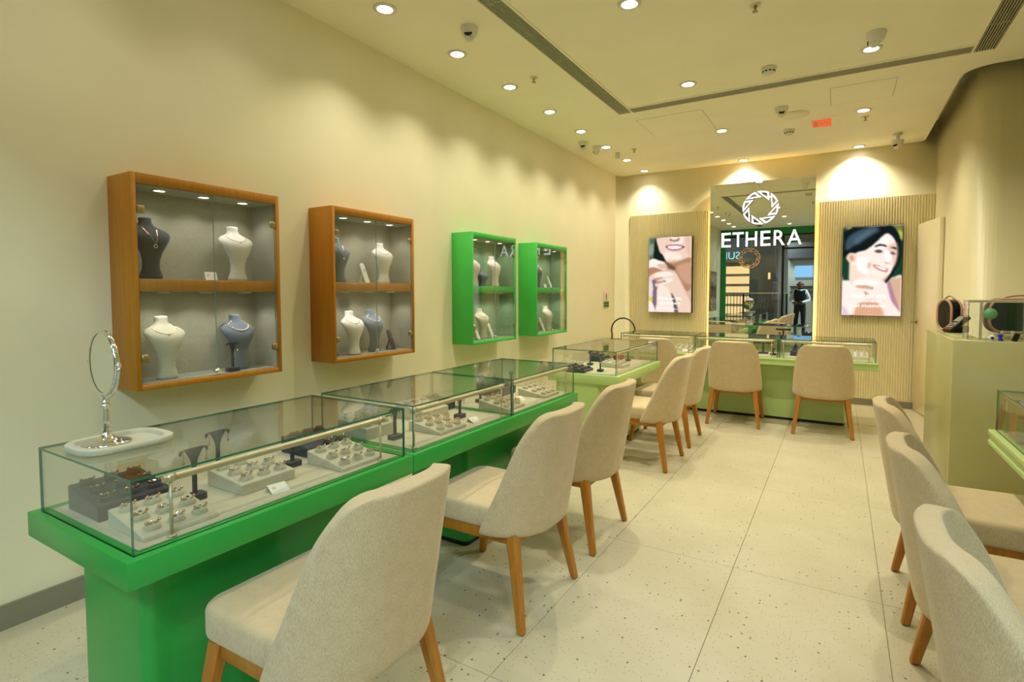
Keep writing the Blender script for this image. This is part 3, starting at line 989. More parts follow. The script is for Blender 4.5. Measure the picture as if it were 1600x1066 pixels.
def tray(label, x, y, rz, mn='suede', kind='stud', wd=.2, dp=.2, hb=.058, hf=.018, nx=3, ny=3, skip=(), z=ZD + .006):
    """x,y: centre of the front edge in world; front toward local -y"""
    t = thing('jewellery_tray', label, 'tray', (x, y, z), rz, 'wedge jewellery trays')
    vs, fs = wedge(wd, dp, hb, hf)
    bm = bmesh.new()
    bv = [bm.verts.new(v) for v in vs]
    for f in fs: bm.faces.new([bv[k] for k in f])
    bmesh.ops.bevel(bm, geom=list(bm.edges), offset=.0025, segments=1, affect='EDGES')
    bm.verts.index_update()
    MB().add([q.co.copy() for q in bm.verts], [[q.index for q in f.verts] for f in bm.faces]).build('tray_base', mn, t)
    bm.free()
    if (kind, mn) not in JW: JW[(kind, mn)] = jewel_mesh(kind, mn)
    ang = math.atan2(hb - hf, dp)
    for j in range(ny):
        for i in range(nx):
            if (i, j) in skip: continue
            lx = (i - (nx - 1) / 2) * wd / (nx + .15)
            ly = dp * (j + .5) / ny
            zz = hf + (hb - hf) * ly / dp
            h_ = link('holder', block_me[mn], t, (lx, ly, zz + .0005), (ang, 0, 0))
            link('jewel', JW[(kind, mn)], h_, (0, 0, 0))
    return t


L90 = R(90)
Y = lambda a, b: (a + b) / 2
tray('charcoal stud tray at the mirror end of the nearest case', 1.044, Y(.085, .285), L90, 'navy', 'stud', hb=.075, hf=.045)
tray('grey stud tray at the front corner of the nearest case', 1.296, Y(.088, .288), L90, 'suede', 'stud', hb=.050, hf=.014)
tray('grey stud tray in the middle of the nearest case behind the white card', 1.204, Y(.42, .615), L90, 'suede', 'stud', hb=.056, hf=.036, skip=((2, 2),))
tray('charcoal tray at the back of the nearest case', 1.075, Y(.80, .985), L90, 'navy', 'stud', hb=.066, hf=.03, skip=((0, 0),))
tray('grey stud tray at the far end of the nearest case by the light bar post', 1.302, Y(.745, .945), L90, 'suede', 'stud', hb=.052, hf=.014)
tray('tall grey tray at the wall side start of the second counter', 1.05, Y(1.10, 1.27), L90, 'suede', 'stud', .17, .19, .082, .05)
tray('grey ring tray at the front of the second counter, nearest end', 1.288, Y(1.33, 1.53), L90, 'suede', 'bands', hb=.05, hf=.014)
tray('tall grey tray behind the front ring tray of the second counter', 1.04, Y(1.50, 1.70), L90, 'suede', 'ring', .2, .2, .08, .05, 3, 2)
tray('charcoal tray at the end of the second counter\'s first case', .97, Y(1.72, 1.85), L90, 'navy', 'ring', .13, .16, .07, .04, 2, 2)
tray('grey ring tray at the start of the second counter\'s last case', 1.29, Y(1.91, 2.105), L90, 'suede', 'bands', .19, .2, .05, .014)
tray('charcoal tray standing behind in the second counter\'s last case', 1.02, Y(2.24, 2.44), L90, 'navy', 'ring', .2, .18, .09, .05)
tray('grey ring tray at the far end of the second counter', 1.288, Y(2.35, 2.56), L90, 'suede', 'ring', hb=.05, hf=.014)
tray('charcoal tray at the front corner of the pale green side counter', 1.055, Y(3.475, 3.675), L90, 'navy', 'ring', .19, .18, .045, .02)
tray('charcoal tray towards the back of the pale green side counter', .945, Y(4.20, 4.40), L90, 'navy', 'ring', .19, .16, .07, .03)
tray('grey ring tray in the middle of the pale green side counter', 1.24, Y(3.87, 4.10), L90, 'suede', 'ring', .2, .2, .05, .03)
tray('grey tray in the first case of the end-wall counter', 1.31, 5.66, 0, 'suede', 'ring', .2, .2, .06, .02)
tray('charcoal tray in the last case of the end-wall counter', 2.50, 5.70, 0, 'navy', 'peg', .14, .2, .09, .05, 2, 3)
tray('grey tray with white upright pegs at the end of the end-wall counter', 3.04, 5.66, 0, 'white_suede', 'peg', .17, .2, .06, .03)
tray('grey tray in the far case of the cash desk side counter', 3.60, 2.45, R(-90), 'suede', 'ring')


def t_stand(label, x, y, rz, h=.13, z=ZD + .006, mn='navy', kind='drop', wbar=.075):
    t = thing('earring_stand', label, 'earring stand', (x, y, z), rz, 'T-shaped earring stands')
    b = MB().prism(rrect(-.030, .030, -.022, .022, .008, 3), 0, .020, smooth=True)
    smooth_by_angle(b.build('foot', mn, t), 30)
    w2 = wbar / 2
    n = 6
    pts = [(-.0055, .02), (.0055, .02)]
    for k in range(n + 1):      # right flare
        q = k / n
        pts.append((.0055 + (w2 - .012 - .0055) * q ** 1.7, .02 + (h - .075) + .058 * q))
    pts += [(w2, h - .014), (w2, h), (-w2, h), (-w2, h - .014)]
    for k in range(n, -1, -1):
        q = k / n
        pts.append((-(.0055 + (w2 - .012 - .0055) * q ** 1.7), .02 + (h - .075) + .058 * q))
    m = len(pts)
    b = MB()
    vs = [(x_, -.005, z_) for x_, z_ in pts] + [(x_, .005, z_) for x_, z_ in pts]
    b.add(vs, [tuple(range(m)), tuple(range(2 * m - 1, m - 1, -1))] + [(k, m + k, m + (k + 1) % m, (k + 1) % m) for k in range(m)])
    bar = b.build('t_bar', mn, t)
    for s in (-1, 1):
        e = MB()
        if kind == 'hoop':
            e.tube([(s * (w2 - .008), -.008 + .0, h - .022 + 0) for _ in range(1)] + [(s * (w2 - .008) + .006 * math.sin(2 * PI * k / 12), -.007, h - .026 + .016 * math.cos(2 * PI * k / 12)) for k in range(1, 12)], .0013, 6, 0, True)
        else:
            e.tube([(s * (w2 - .007), -.007, h - .008), (s * (w2 - .007), -.007, h - .034)], .0008, 5)
            e.ball((s * (w2 - .007), -.007, h - .038), .0042, 8, 0, 1.3)
        e.build('earring', 'gold', bar)
    return t


t_stand('charcoal T-shaped earring stand with gold drops behind the light bar of the nearest case', 1.10, .325, L90, .165, wbar=.085)
t_stand('tall charcoal T-shaped earring stand standing by the wall side of the nearest case', .90, .515, L90, .152, wbar=.085)
t_stand('charcoal earring stand between the two grey trays of the nearest case', 1.075, .70, L90, .115, wbar=.05)
t_stand('charcoal earring stand just past the glass joint of the two vivid green counters', 1.14, 1.185, L90, .135, kind='hoop', wbar=.06)
t_stand('charcoal stand with gold hoops in the middle of the second counter', 1.14, 1.67, L90, .11, kind='hoop', wbar=.065)
t_stand('tall charcoal T stand in the last case of the second counter', 1.0, 2.06, L90, .165, wbar=.07)
t_stand('small charcoal stand beyond the charcoal tray in the last case of the second counter', .93, 2.53, L90, .12, wbar=.05)
t_stand('charcoal earring stand at the back of the pale green side counter', .90, 3.96, L90, .125, wbar=.07)
t_stand('charcoal earring stand at the front of the pale green side counter', 1.14, 3.62, L90, .115, wbar=.05)
t_stand('thin charcoal earring stand at the far end of the pale green side counter', 1.10, 4.42, L90, .13, wbar=.06)
t_stand('brown earring stand at the side end of the end-wall counter', .70, 5.95, 0, .155, mn='brown', wbar=.05)

# bracelet bar in the middle case of the end-wall counter
t = thing('bracelet_stand', 'charcoal T-bar bracelet stand in the middle case of the end-wall counter', 'bracelet stand', (2.16, 5.78, ZD + .006))
MB().bbox(-.05, .05, -.03, .03, 0, .02, .004).build('foot', 'navy', t)
MB().tube([(0, 0, .02), (0, 0, .115)], .011, 10).build('stem', 'navy', t)
rb = MB().tube([(-.10, 0, .125), (.10, 0, .125)], .016, 14).build('roll', 'navy', t)
for k in range(4):
    x = -.06 + .04 * k
    MB().tube([(x, .0185 * math.cos(2 * PI * j / 14), .125 + .0185 * math.sin(2 * PI * j / 14)) for j in range(14)], .0014, 5, 0, True).build('bracelet', 'silver', rb)
for k, (x, y) in enumerate(((2.10, 5.66), (2.27, 5.68))):
    t_stand('small charcoal stand %s the bracelet bar in the end-wall counter' % ('left of' if k == 0 else 'right of'), x, y, 0, .07, wbar=.04)


def price_card(label, x, y, rz, z=ZD + .006, s=1.0, tilt=28):
    t = thing('price_card', label, 'card', (x, y, z), rz, 'folded white cards')
    w_, d_ = .030 * s, .046 * s
    a = R(tilt)
    y1, z1 = d_ * math.cos(a), d_ * math.sin(a)
    th = .0006
    MB().add([(-w_, 0, 0), (w_, 0, 0), (w_, y1, z1), (-w_, y1, z1), (-w_, 0, -th + .0012), (w_, 0, -th + .0012), (w_, y1, z1 - .001), (-w_, y1, z1 - .001)],
             [(0, 1, 2, 3), (7, 6, 5, 4), (0, 4, 5, 1), (1, 5, 6, 2), (2, 6, 7, 3), (3, 7, 4, 0)]).build('front_leaf', 'card', t)
    MB().add([(-w_, y1, z1), (w_, y1, z1), (w_, y1 + z1 * .5, 0), (-w_, y1 + z1 * .5, 0)], [(0, 1, 2, 3)]).build('back_leaf', 'card', t)
    def patch(u0, u1, v0, v1, mn):
        P_ = lambda u, v: (-w_ + 2 * w_ * u, y1 * v - math.sin(a) * .0005, z1 * v + math.cos(a) * .0005)
        MB().add([P_(u0, v0), P_(u1, v0), P_(u1, v1), P_(u0, v1)], [(0, 1, 2, 3)]).build('print', mn, t)
    patch(.16, .36, .45, .72, 'print_tan')
    return t


price_card('white folded card in front of the middle grey tray of the nearest case', 1.285, .505, R(80))
price_card('white folded card beside the hoop stand in the second counter', 1.285, 1.63, R(82))
price_card('white folded card in the last case of the second counter', 1.20, 2.235, R(85))
price_card('white folded card lying in the first case of the end-wall counter', 1.36, 5.585, 0)

# burgundy box behind in the pale green side counter
t = thing('ring_box', 'small burgundy jewellery box at the far end of the pale green side counter', 'box', (.98, 4.47, ZD + .006), L90)
MB().bbox(-.06, .06, -.035, .035, 0, .026, .004).build('box_body', 'burgundy', t)
MB().bbox(-.061, .061, -.036, .036, .027, .048, .006).build('lid', 'burgundy', t)

# ================================================================== ROUND MIRROR ON TRAY (top of nearest case)
t = thing('stone_tray', 'rounded pale grey tray on the glass of the nearest case', 'tray', (.955, .185, ZG), R(90))
poly = []
for k in range(64):
    a = 2 * PI * k / 64
    c, s = math.cos(a), math.sin(a)
    e = 2 / 3.6
    poly.append((.128 * abs(c) ** e * (1 if c >= 0 else -1), .105 * abs(s) ** e * (1 if s >= 0 else -1)))
def ringm(prof):
    b = MB(); n = len(poly); vs = []; fs = []
    for (sc, z) in prof:
        vs += [(x * sc, y * sc, z) for x, y in poly]
    m = len(prof)
    for j in range(m - 1):
        for k in range(n):
            fs.append((j * n + k, j * n + (k + 1) % n, (j + 1) * n + (k + 1) % n, (j + 1) * n + k))
    fs.append(tuple(range(n - 1, -1, -1))); fs.append(tuple((m - 1) * n + k for k in range(n)))
    return b.add(vs, fs, 0, True)
o = ringm([(.93, 0), (.985, .004), (1.0, .012), (.99, .019), (.96, .0215), (.84, .0215), (.815, .019), (.80, .009)]).build('tray_body', 'suede', t)
smooth_by_angle(o, 45)
t = thing('vanity_mirror', 'round chrome vanity mirror on a stem standing in the grey tray', 'mirror', (.935, .155, ZG + .009), 0)
MB().lathe([(.0001, 0), (.062, 0), (.064, .004), (.060, .007), (.040, .011), (.018, .020), (.011, .034), (.009, .05)], 40, caps=False).build('foot', 'chrome', t)
MB().lathe([(.009, .05), (.0085, .075), (.0075, .105), (.0075, .112), (.013, .115), (.013, .119), (.008, .122), (.012, .127), (.012, .131), (.007, .135), (.007, .143)], 24).build('stem', 'chrome', t)
mr = Matrix.Translation((0, 0, .232)) @ Matrix.Rotation(R(5), 4, 'Z')
# yoke and head: the disc is turned to the room, plane normal along x rotated
hd = thing_rot = None
cz = .249; rr_ = .100
yaw = R(-93)
def hp(a, r, d):   # point on the head ring: a angle, r radius, d along the normal
    nx, ny = math.cos(yaw), math.sin(yaw)
    tx, ty = -math.sin(yaw), math.cos(yaw)
    return (tx * r * math.cos(a) + nx * d, ty * r * math.cos(a) + ny * d, cz + r * math.sin(a))
MB().tube([hp(R(182 + 176 * k / 20), rr_ + .009, 0) for k in range(21)], .0042, 8).build('yoke', 'chrome', t)
for a in (0, 180):
    MB().ball(hp(R(a), rr_ + .007, 0), .0085, 12).build('pivot', 'chrome', t)
fm = Matrix.Translation((0, 0, cz)) @ Matrix.Rotation(yaw, 4, 'Z') @ Matrix.Rotation(R(90), 4, 'Y')
MB().lathe([(.092, -.007), (.098, -.008), (.1005, -.004), (.1005, .004), (.098, .008), (.092, .007)], 56, mat=fm, caps=False).build('rim', 'chrome', t)
MB().lathe([(.0001, .0055), (.0935, .0055)], 56, mat=fm, caps=False, smooth=False).lathe([(.0001, -.0055), (.0935, -.0055)], 56, mat=fm, caps=False, smooth=False).build('mirror_glass', 'mirror', t)

# ================================================================== WALL CABINETS
def cabinet(label, y0, W, zb, h, wood, lining, depth=.216):
    t = thing('wall_cabinet', label, 'cabinet', (depth, y0, zb), L90, 'wall hung jewellery cabinets')
    th = .020
    top, bot = .045, .026
    # carcass panels
    MB().bbox(0, th, 0, depth, 0, h, .0015, 1).build('side_panel', wood, t)
    MB().bbox(W - th, W, 0, depth, 0, h, .0015, 1).build('side_panel', wood, t)
    MB().bbox(th, W - th, 0, depth, h - top, h, .0015, 1).build('top_panel', wood, t)
    MB().bbox(th, W - th, 0, depth, 0, bot, .0015, 1).build('bottom_panel', wood, t)
    zs0, zs1 = .443, .498
    sh = MB().bbox(th + .004, W - th - .004, .012, depth - .006, zs0, zs1, .0015, 1).build('shelf', wood, t)
    MB().box(th + .006, W - th - .006, .026, depth - .007, zs1, zs1 + .002).build('shelf_cloth', lining, sh)
    MB().box(th + .004, W - th - .004, .020, depth - .007, zs0 - .002, zs0).build('shelf_soffit', lining, sh)
    MB().box(th, W - th, depth - .006, depth - .001, bot, h - top).build('back_lining', lining, t)
    MB().box(th, th + .003, .016, depth - .006, bot, h - top).build('side_lining', lining, t)
    MB().box(W - th - .003, W - th, .016, depth - .006, bot, h - top).build('side_lining', lining, t)
    MB().box(th, W - th, .018, depth - .006, bot, bot + .003).build('floor_lining', lining, t)
    MB().box(th, W - th, .016, depth - .006, h - top - .003, h - top).build('soffit_lining', lining, t)
    # glass doors
    g = .0012
    for k, (a, b_) in enumerate(((th + .002, W / 2 - g), (W / 2 + g, W - th - .002))):
        d = pane(MB(), a, b_, .004, .009, bot + .003, h - top - .003).build('door', ['doorglass', 'clearedge'], t)
        hx = a if k == 0 else b_ - .030
        for zz in (bot + .10, h - top - .13):
            MB().bbox(hx, hx + .030, -.001, .014, zz, zz + .034, .002, 1).build('hinge', 'brass', d)
    MB().lathe([(.014, -.016), (.014, .004)], 20, mat=Matrix.Translation((W / 2, .004, bot + .022)) @ Matrix.Rotation(R(90), 4, 'X')).build('lock', 'chrome', t)
    # puck lights under the top and the shelf
    for zc in (h - top - .003, zs0 - .002):
        for q in (.20, .5, .80):
            x = th + (W - 2 * th) * q
            p_ = MB().lathe([(.030, zc), (.030, zc - .005), (.024, zc - .007)], 24, mat=Matrix.Translation((x, .085, 0)), caps=False).build('puck_light', 'satin', t)
            MB().lathe([(.0001, zc - .0045), (.0245, zc - .0045)], 24, mat=Matrix.Translation((x, .085, 0)), caps=False).build('lens', 'puck', p_)
            spot(p_, (x, .085, zc - .010), 1.5, 130, .6, (1.0, .96, .88), .02)
    return t


cabinet('oak wall cabinet nearest the camera with four necklace busts', .557, .714, .917, .963, 'cabwood', 'linen')
cabinet('second oak wall cabinet, with slim ramp stands between its busts', 1.629, .723, .920, .963, 'cabwood', 'linen')
cabinet('first green wall cabinet, beyond the oak ones', 3.064, .708, .913, .954, 'cabgreen', 'linen_green_cast')
cabinet('last green wall cabinet, nearest the end wall', 4.170, .708, .911, .954, 'cabgreen', 'linen_green_cast')

BS = [(0, .047, .036, .012), (.05, .048, .037, .012), (.16, .037, .031, .013), (.28, .035, .029, .015), (.42, .045, .033, .019), (.54, .063, .038, .021), (.64, .080, .039, .015), (.71, .0895, .035, .005), (.755, .089, .030, -.004), (.80, .074, .028, -.013), (.84, .048, .027, -.020), (.875, .032, .026, -.025), (.93, .0265, .0255, -.028), (.975, .0280, .0265, -.029), (.995, .026, .024, -.029), (1.0, .021, .019, -.029)]


def bust_front(q, x):
    hw = np.interp(q, [s[0] for s in BS], [s[1] for s in BS]); hd_ = np.interp(q, [s[0] for s in BS], [s[2] for s in BS]); off = np.interp(q, [s[0] for s in BS], [s[3] for s in BS])
    return -(hd_ * math.sqrt(max(0, 1 - (x / hw) ** 2)) + off)


bust_me = {}


def bust(label, x, y, z, mn, h=.285, neck='pendant', rz=90.0, wscale=1.0):
    t = thing('necklace_bust', label, 'necklace bust', (x, y, z), R(rz), 'necklace display busts')
    key = (mn, h, wscale)
    if key not in bust_me:
        b = MB(); n = 28; vs = []; fs = []
        for (q, hw, hd_, off) in BS:
            for k in range(n):
                a = 2 * PI * k / n
                vs.append((hw * wscale * math.cos(a), -off + hd_ * math.sin(a), q * h))
        m = len(BS)
        for j in range(m - 1):
            for k in range(n): fs.append((j * n + k, j * n + (k + 1) % n, (j + 1) * n + (k + 1) % n, (j + 1) * n + k))
        b.add(vs, fs + [tuple(range(n - 1, -1, -1)), tuple((m - 1) * n + k for k in range(n))], 0, True)
        bust_me[key] = b.mesh('form', mn)
    link('form', bust_me[key], t)
    if neck is None: return t
    # necklace lying on the front of the form
    drop = .40 if neck == 'pendant' else .24
    pts = []
    N = 20
    for k in range(N + 1):
        u = -1 + 2 * k / N
        if neck == 'pendant':
            q = .88 - .33 * (1 - abs(u) ** 1.15)
            xx = .034 * u * (1.0 if abs(u) < 1 else 1) 
        else:
            q = .875 - .16 * (1 - abs(u) ** 2.2)
            xx = .060 * math.sin(u * 1.35) / math.sin(1.35)
            if q > .84: xx = max(-.05, min(.05, xx))
        hw = float(np.interp(q, [s[0] for s in BS], [s[1] for s in BS]))
        xx = max(-hw * .93, min(hw * .93, xx))
        pts.append((xx, bust_front(q, xx) - .002, q * h))
    if neck == 'pendant':
        nk = MB().tube(pts, .0009, 5).build('necklace', 'gold', t)
        p0 = pts[N // 2]
        MB().tube([(p0[0] + .007 * math.cos(2 * PI * k / 12), p0[1] - .001, p0[2] - .008 + .007 * math.sin(2 * PI * k / 12)) for k in range(12)], .002, 6, 0, True).build('pendant', 'silver', nk)
    elif neck == 'chain':
        nk = MB().tube(pts, .0009, 5).build('necklace', 'gold', t)
        MB().ball((pts[N // 2][0], pts[N // 2][1] - .002, pts[N // 2][2] - .004), .0045, 8).build('pendant', 'gold', nk)
    else:
        b = MB()
        for p in pts: b.ball((p[0], p[1] - .002, p[2]), .0042, 8)
        nk = b.tube(pts, .001, 5).build('necklace', 'pearl', t)
    return t


def ramp(label, x, y, z, mn, h=.14, rz=90.0, lean=24):
    t = thing('ramp_stand', label, 'ramp stand', (x, y, z), R(rz), 'slim ramp display stands')
    a = R(lean)
    n = 10
    w2 = .019
    out = [(-w2, 0), (w2, 0)] + [(w2 * math.cos(PI * k / n), h - w2 + w2 * math.sin(PI * k / n)) for k in range(n + 1)]
    m = len(out)
    f = lambda u, v, d: (u, v * math.sin(a) - d * math.cos(a), v * math.cos(a) + d * math.sin(a))
    MB().add([f(u, v, .006) for u, v in out] + [f(u, v, 0) for u, v in out], [tuple(range(m)), tuple(range(2 * m - 1, m - 1, -1))] + [(k, m + k, m + (k + 1) % m, (k + 1) % m) for k in range(m)], 0).build('ramp', mn, t)
    MB().box(-.012, .012, .03, .07, 0, .005).add([(-.010, .07, 0), (.010, .07, 0), (.006, h * .6 * math.sin(a) + .002, h * .6 * math.cos(a)), (-.006, h * .6 * math.sin(a) + .002, h * .6 * math.cos(a))], [(0, 1, 2, 3)]).build('strut', mn, t)
    MB().tube([f(.008 * math.cos(2 * PI * k / 12), h * .62 + .008 * math.sin(2 * PI * k / 12), .008) for k in range(12)], .0012, 5, 0, True).build('ring', 'gold', t)
    return t


ZU1, ZL1 = 1.417, .948
bust('charcoal bust with ring pendant on the upper shelf of the nearest oak cabinet', .115, .668, ZU1, 'navy', .285)
bust('pale grey bust with thin gold chain on the upper shelf of the nearest oak cabinet', .115, 1.083, ZU1, 'white_suede', .285, 'chain')
price_card('small white card standing on the upper shelf of the nearest oak cabinet', .165, .925, R(85), ZU1, .95, 70)
bust('light grey bust with gold pendant chain on the lower shelf of the nearest oak cabinet', .115, .722, ZL1, 'suede', .295, 'chain')
bust('slate blue bust with pearl necklace on the lower shelf of the nearest oak cabinet', .095, 1.095, ZL1, 'slate', .29, 'pearls')
t_stand('charcoal earring stand before the slate bust in the nearest oak cabinet', .165, 1.02, L90, .145, ZL1, wbar=.06)
ZU2, ZL2 = 1.420, .951
bust('slate bust with round pendant on the upper shelf of the second oak cabinet', .115, 1.752, ZU2, 'slate', .285)
bust('off-white bust with long chain on the upper shelf of the second oak cabinet', .115, 2.138, ZU2, 'white_suede', .28, 'chain')
ramp('white slim ramp stand on the upper shelf of the second oak cabinet', .15, 1.965, ZU2, 'white_suede', .145)
bust('off-white bust with short chain on the lower shelf of the second oak cabinet', .115, 1.86, ZL2, 'white_suede', .285, 'chain')
bust('slate bust with a beaded necklace on the lower shelf of the second oak cabinet', .095, 2.062, ZL2, 'slate', .29, 'pearls')
ramp('charcoal slim ramp stand at the far end of the second oak cabinet\'s lower shelf', .14, 2.215, ZL2, 'navy', .15)
ramp('charcoal slim ramp stand at the near end of the second oak cabinet\'s lower shelf', .14, 1.70, ZL2, 'navy', .15)
ZU3, ZL3 = 1.413, .944
bust('off-white bust at the near end of the first green cabinet\'s upper shelf', .12, 3.20, ZU3, 'white_suede', .27, 'chain')
bust('low slate bust between two white ones in the first green cabinet', .10, 3.36, ZU3, 'slate', .15, None)
bust('off-white bust at the far end of the first green cabinet\'s upper shelf', .12, 3.53, ZU3, 'white_suede', .275, 'chain')
bust('grey bust on the lower shelf of the first green cabinet', .10, 3.36, ZL3, 'suede', .27, 'pearls')
ramp('pale ramp stand before the grey bust in the first green cabinet', .15, 3.25, ZL3, 'white_suede', .15)
ramp('pale ramp stand at the lock of the first green cabinet', .15, 3.47, ZL3, 'white_suede', .15)
bust('slate bust on the upper shelf of the last green cabinet', .11, 4.36, ZU3 - .002, 'slate', .27)
ramp('white ramp stand on the upper shelf of the last green cabinet', .15, 4.62, ZU3 - .002, 'white_suede', .14)
price_card('small white card on the upper shelf of the last green cabinet', .165, 4.46, R(85), ZU3 - .002, .9, 70)
bust('grey bust on the lower shelf of the last green cabinet', .10, 4.62, ZL3 - .002, 'suede', .27, 'chain')
ramp('grey ramp stand on the lower shelf of the last green cabinet', .15, 4.46, ZL3 - .002, 'suede', .16)
ramp('charcoal ramp stand at the near end of the last green cabinet\'s lower shelf', .15, 4.30, ZL3 - .002, 'navy', .14)

# ================================================================== END WALL: MIRROR, SIGN, POSTERS
YM = YB - .085
t = thing('wall_mirror', 'tall wall mirror with warm light glowing behind its edges', 'mirror', (1.955, YM, 0))
mx0, mx1, mz0, mz1 = 1.336 - 1.955, 2.584 - 1.955, .10, 2.795
MB().box(mx0, mx1, .0, .006, mz0, mz1, 0).build('mirror_sheet', 'mirror', t)
MB().box(mx0 + .05, mx1 - .05, .006, .083, mz0 + .05, mz1 - .05).build('backing_box', 'white', t)
MB().box(mx0 + .044, mx0 + .05, .02, .06, mz0 + .06, mz1 - .06).box(mx1 - .05, mx1 - .044, .02, .06, mz0 + .06, mz1 - .06).box(mx0 + .05, mx1 - .05, .02, .06, mz1 - .05, mz1 - .044).build('light_strip', 'halo', t)

# emblem: eight open blades in a ring
def emblem(t, Ro, d0, d1, mats, flip=1):
    for k in range(8):
        a0 = R(146 - 45 * k)
        def pt(r, a): return (flip * r * math.cos(a), r * math.sin(a))
        outer = [pt(Ro, a0 - R(39.0) * q / 8) for q in range(9)] + [pt(Ro * .635, a0 - R(61))]
        mid = outer[4]; tip = outer[9]
        cx = (outer[0][0] + mid[0] + outer[8][0] + tip[0] * 1.4) / 4.4; cy2 = (outer[0][1] + mid[1] + outer[8][1] + tip[1] * 1.4) / 4.4
        inner = [(cx + (p[0] - cx) * .57, cy2 + (p[1] - cy2) * .57) for p in outer]
        n = len(outer)
        vs = [(p[0], d0, p[1]) for p in outer] + [(p[0], d0, p[1]) for p in inner] + [(p[0], d1, p[1]) for p in outer] + [(p[0], d1, p[1]) for p in inner]
        b = MB()
        b.add(vs, [(q, (q + 1) % n, n + (q + 1) % n, n + q) for q in range(n)], 0)
        b.add(vs, [(2 * n + q, 3 * n + q, 3 * n + (q + 1) % n, 2 * n + (q + 1) % n) for q in range(n)], 1)
        b.add(vs, [(q, 2 * n + q, 2 * n + (q + 1) % n, (q + 1) % n) for q in range(n)] + [(n + q, n + (q + 1) % n, 3 * n + (q + 1) % n, 3 * n + q) for q in range(n)], 1)
        b.build('blade', mats, t)


t = thing('emblem', 'white lit ring emblem of eight triangular blades on the tall mirror', 'sign', (1.962, YM - .022, 2.447))
emblem(t, .213, -.010, .010, ['sign_white', 'acrylic_side'])
t = thing('hanging_emblem', 'gold ring emblem hung on wires by the shop window, reflected in the tall mirror', 'sign', (.755, -.96, 2.285))
emblem(t, .275, -.02, .02, ['white', 'gold'], -1)
for x in (-.2, .17):
    MB().tube([(x, 0, .18), (x, 0, H - 2.285)], .003, 6).build('wire', 'blackmetal', t)
t = thing('lettering_sign', 'white lit capital letters ETHERA across the tall mirror', 'sign', (1.968, YM - .022, 2.052))
xs = [1.492, 1.672, 1.838, 2.008, 2.178, 2.352]
# letter widths and heights measured on the mirror
LW = {'E': .115, 'T': .135, 'H': .135, 'R': .125, 'A': .160}
cxs = [1.552, 1.700, 1.862, 2.030, 2.190, 2.362]
for ch_, cx in zip('ETHERA', cxs):
    me = text_mesh(ch_, .3, .010)
    v = np.array([q.co for q in me.vertices])
    mn_, mx_ = v.min(0), v.max(0)
    sx = LW[ch_] / (mx_[0] - mn_[0]); sy = .188 / (mx_[1] - mn_[1])
    for q in me.vertices:
        q.co = ((q.co.x - (mn_[0] + mx_[0]) / 2) * sx, (q.co.y - (mn_[1] + mx_[1]) / 2) * sy, q.co.z)
    me.materials.append(M['sign_white']); me.materials.append(M['acrylic_side'])
    for p in me.polygons: p.material_index = 0 if p.normal.z > .9 else 1
    link('letter', me, t, (cx - 1.968, 0, 0), (R(90), 0, 0))


# light boxes: printed faces painted in code, one colour per small facet
def soft_poly(shape, poly, blur):
    h, w_ = shape
    yy, xx = np.mgrid[0:h, 0:w_]
    px = (xx + .5) / w_; py = (yy + .5) / h
    inside = np.zeros((h, w_), bool)
    n = len(poly)
    for i in range(n):
        x1, y1 = poly[i]; x2, y2 = poly[(i + 1) % n]
        if y1 == y2: continue
        c = (py > min(y1, y2)) & (py <= max(y1, y2)) & (px < (py - y1) * (x2 - x1) / (y2 - y1) + x1)
        inside ^= c
    m = inside.astype(float)
    for _ in range(blur):
        m = (np.roll(m, 1, 0) + np.roll(m, -1, 0) + 2 * m) / 4
        m = (np.roll(m, 1, 1) + np.roll(m, -1, 1) + 2 * m) / 4
    return m


def smooth_curve(pts, n=6):
    out = []
    m = len(pts)
    for i in range(m):
        p0, p1, p2, p3 = [np.array(pts[(i + k - 1) % m], float) for k in range(4)]
        for k in range(n):
            t_ = k / n
            out.append(tuple(.5 * (2 * p1 + (p2 - p0) * t_ + (2 * p0 - 5 * p1 + 4 * p2 - p3) * t_ ** 2 + (3 * p1 - p0 - 3 * p2 + p3) * t_ ** 3)))
    return out


def painting(w_, h, base, layers):
    im = np.zeros((h, w_, 3)); im[:] = [c / 255 for c in base]
    for poly, col, blur, op in layers:
        if len(poly) > 2 and poly[0] != 's':
            pl_ = smooth_curve(poly)
        m = soft_poly((h, w_), pl_, blur)[..., None] * op
        im = im * (1 - m) + np.array(col) / 255 * m
    return im


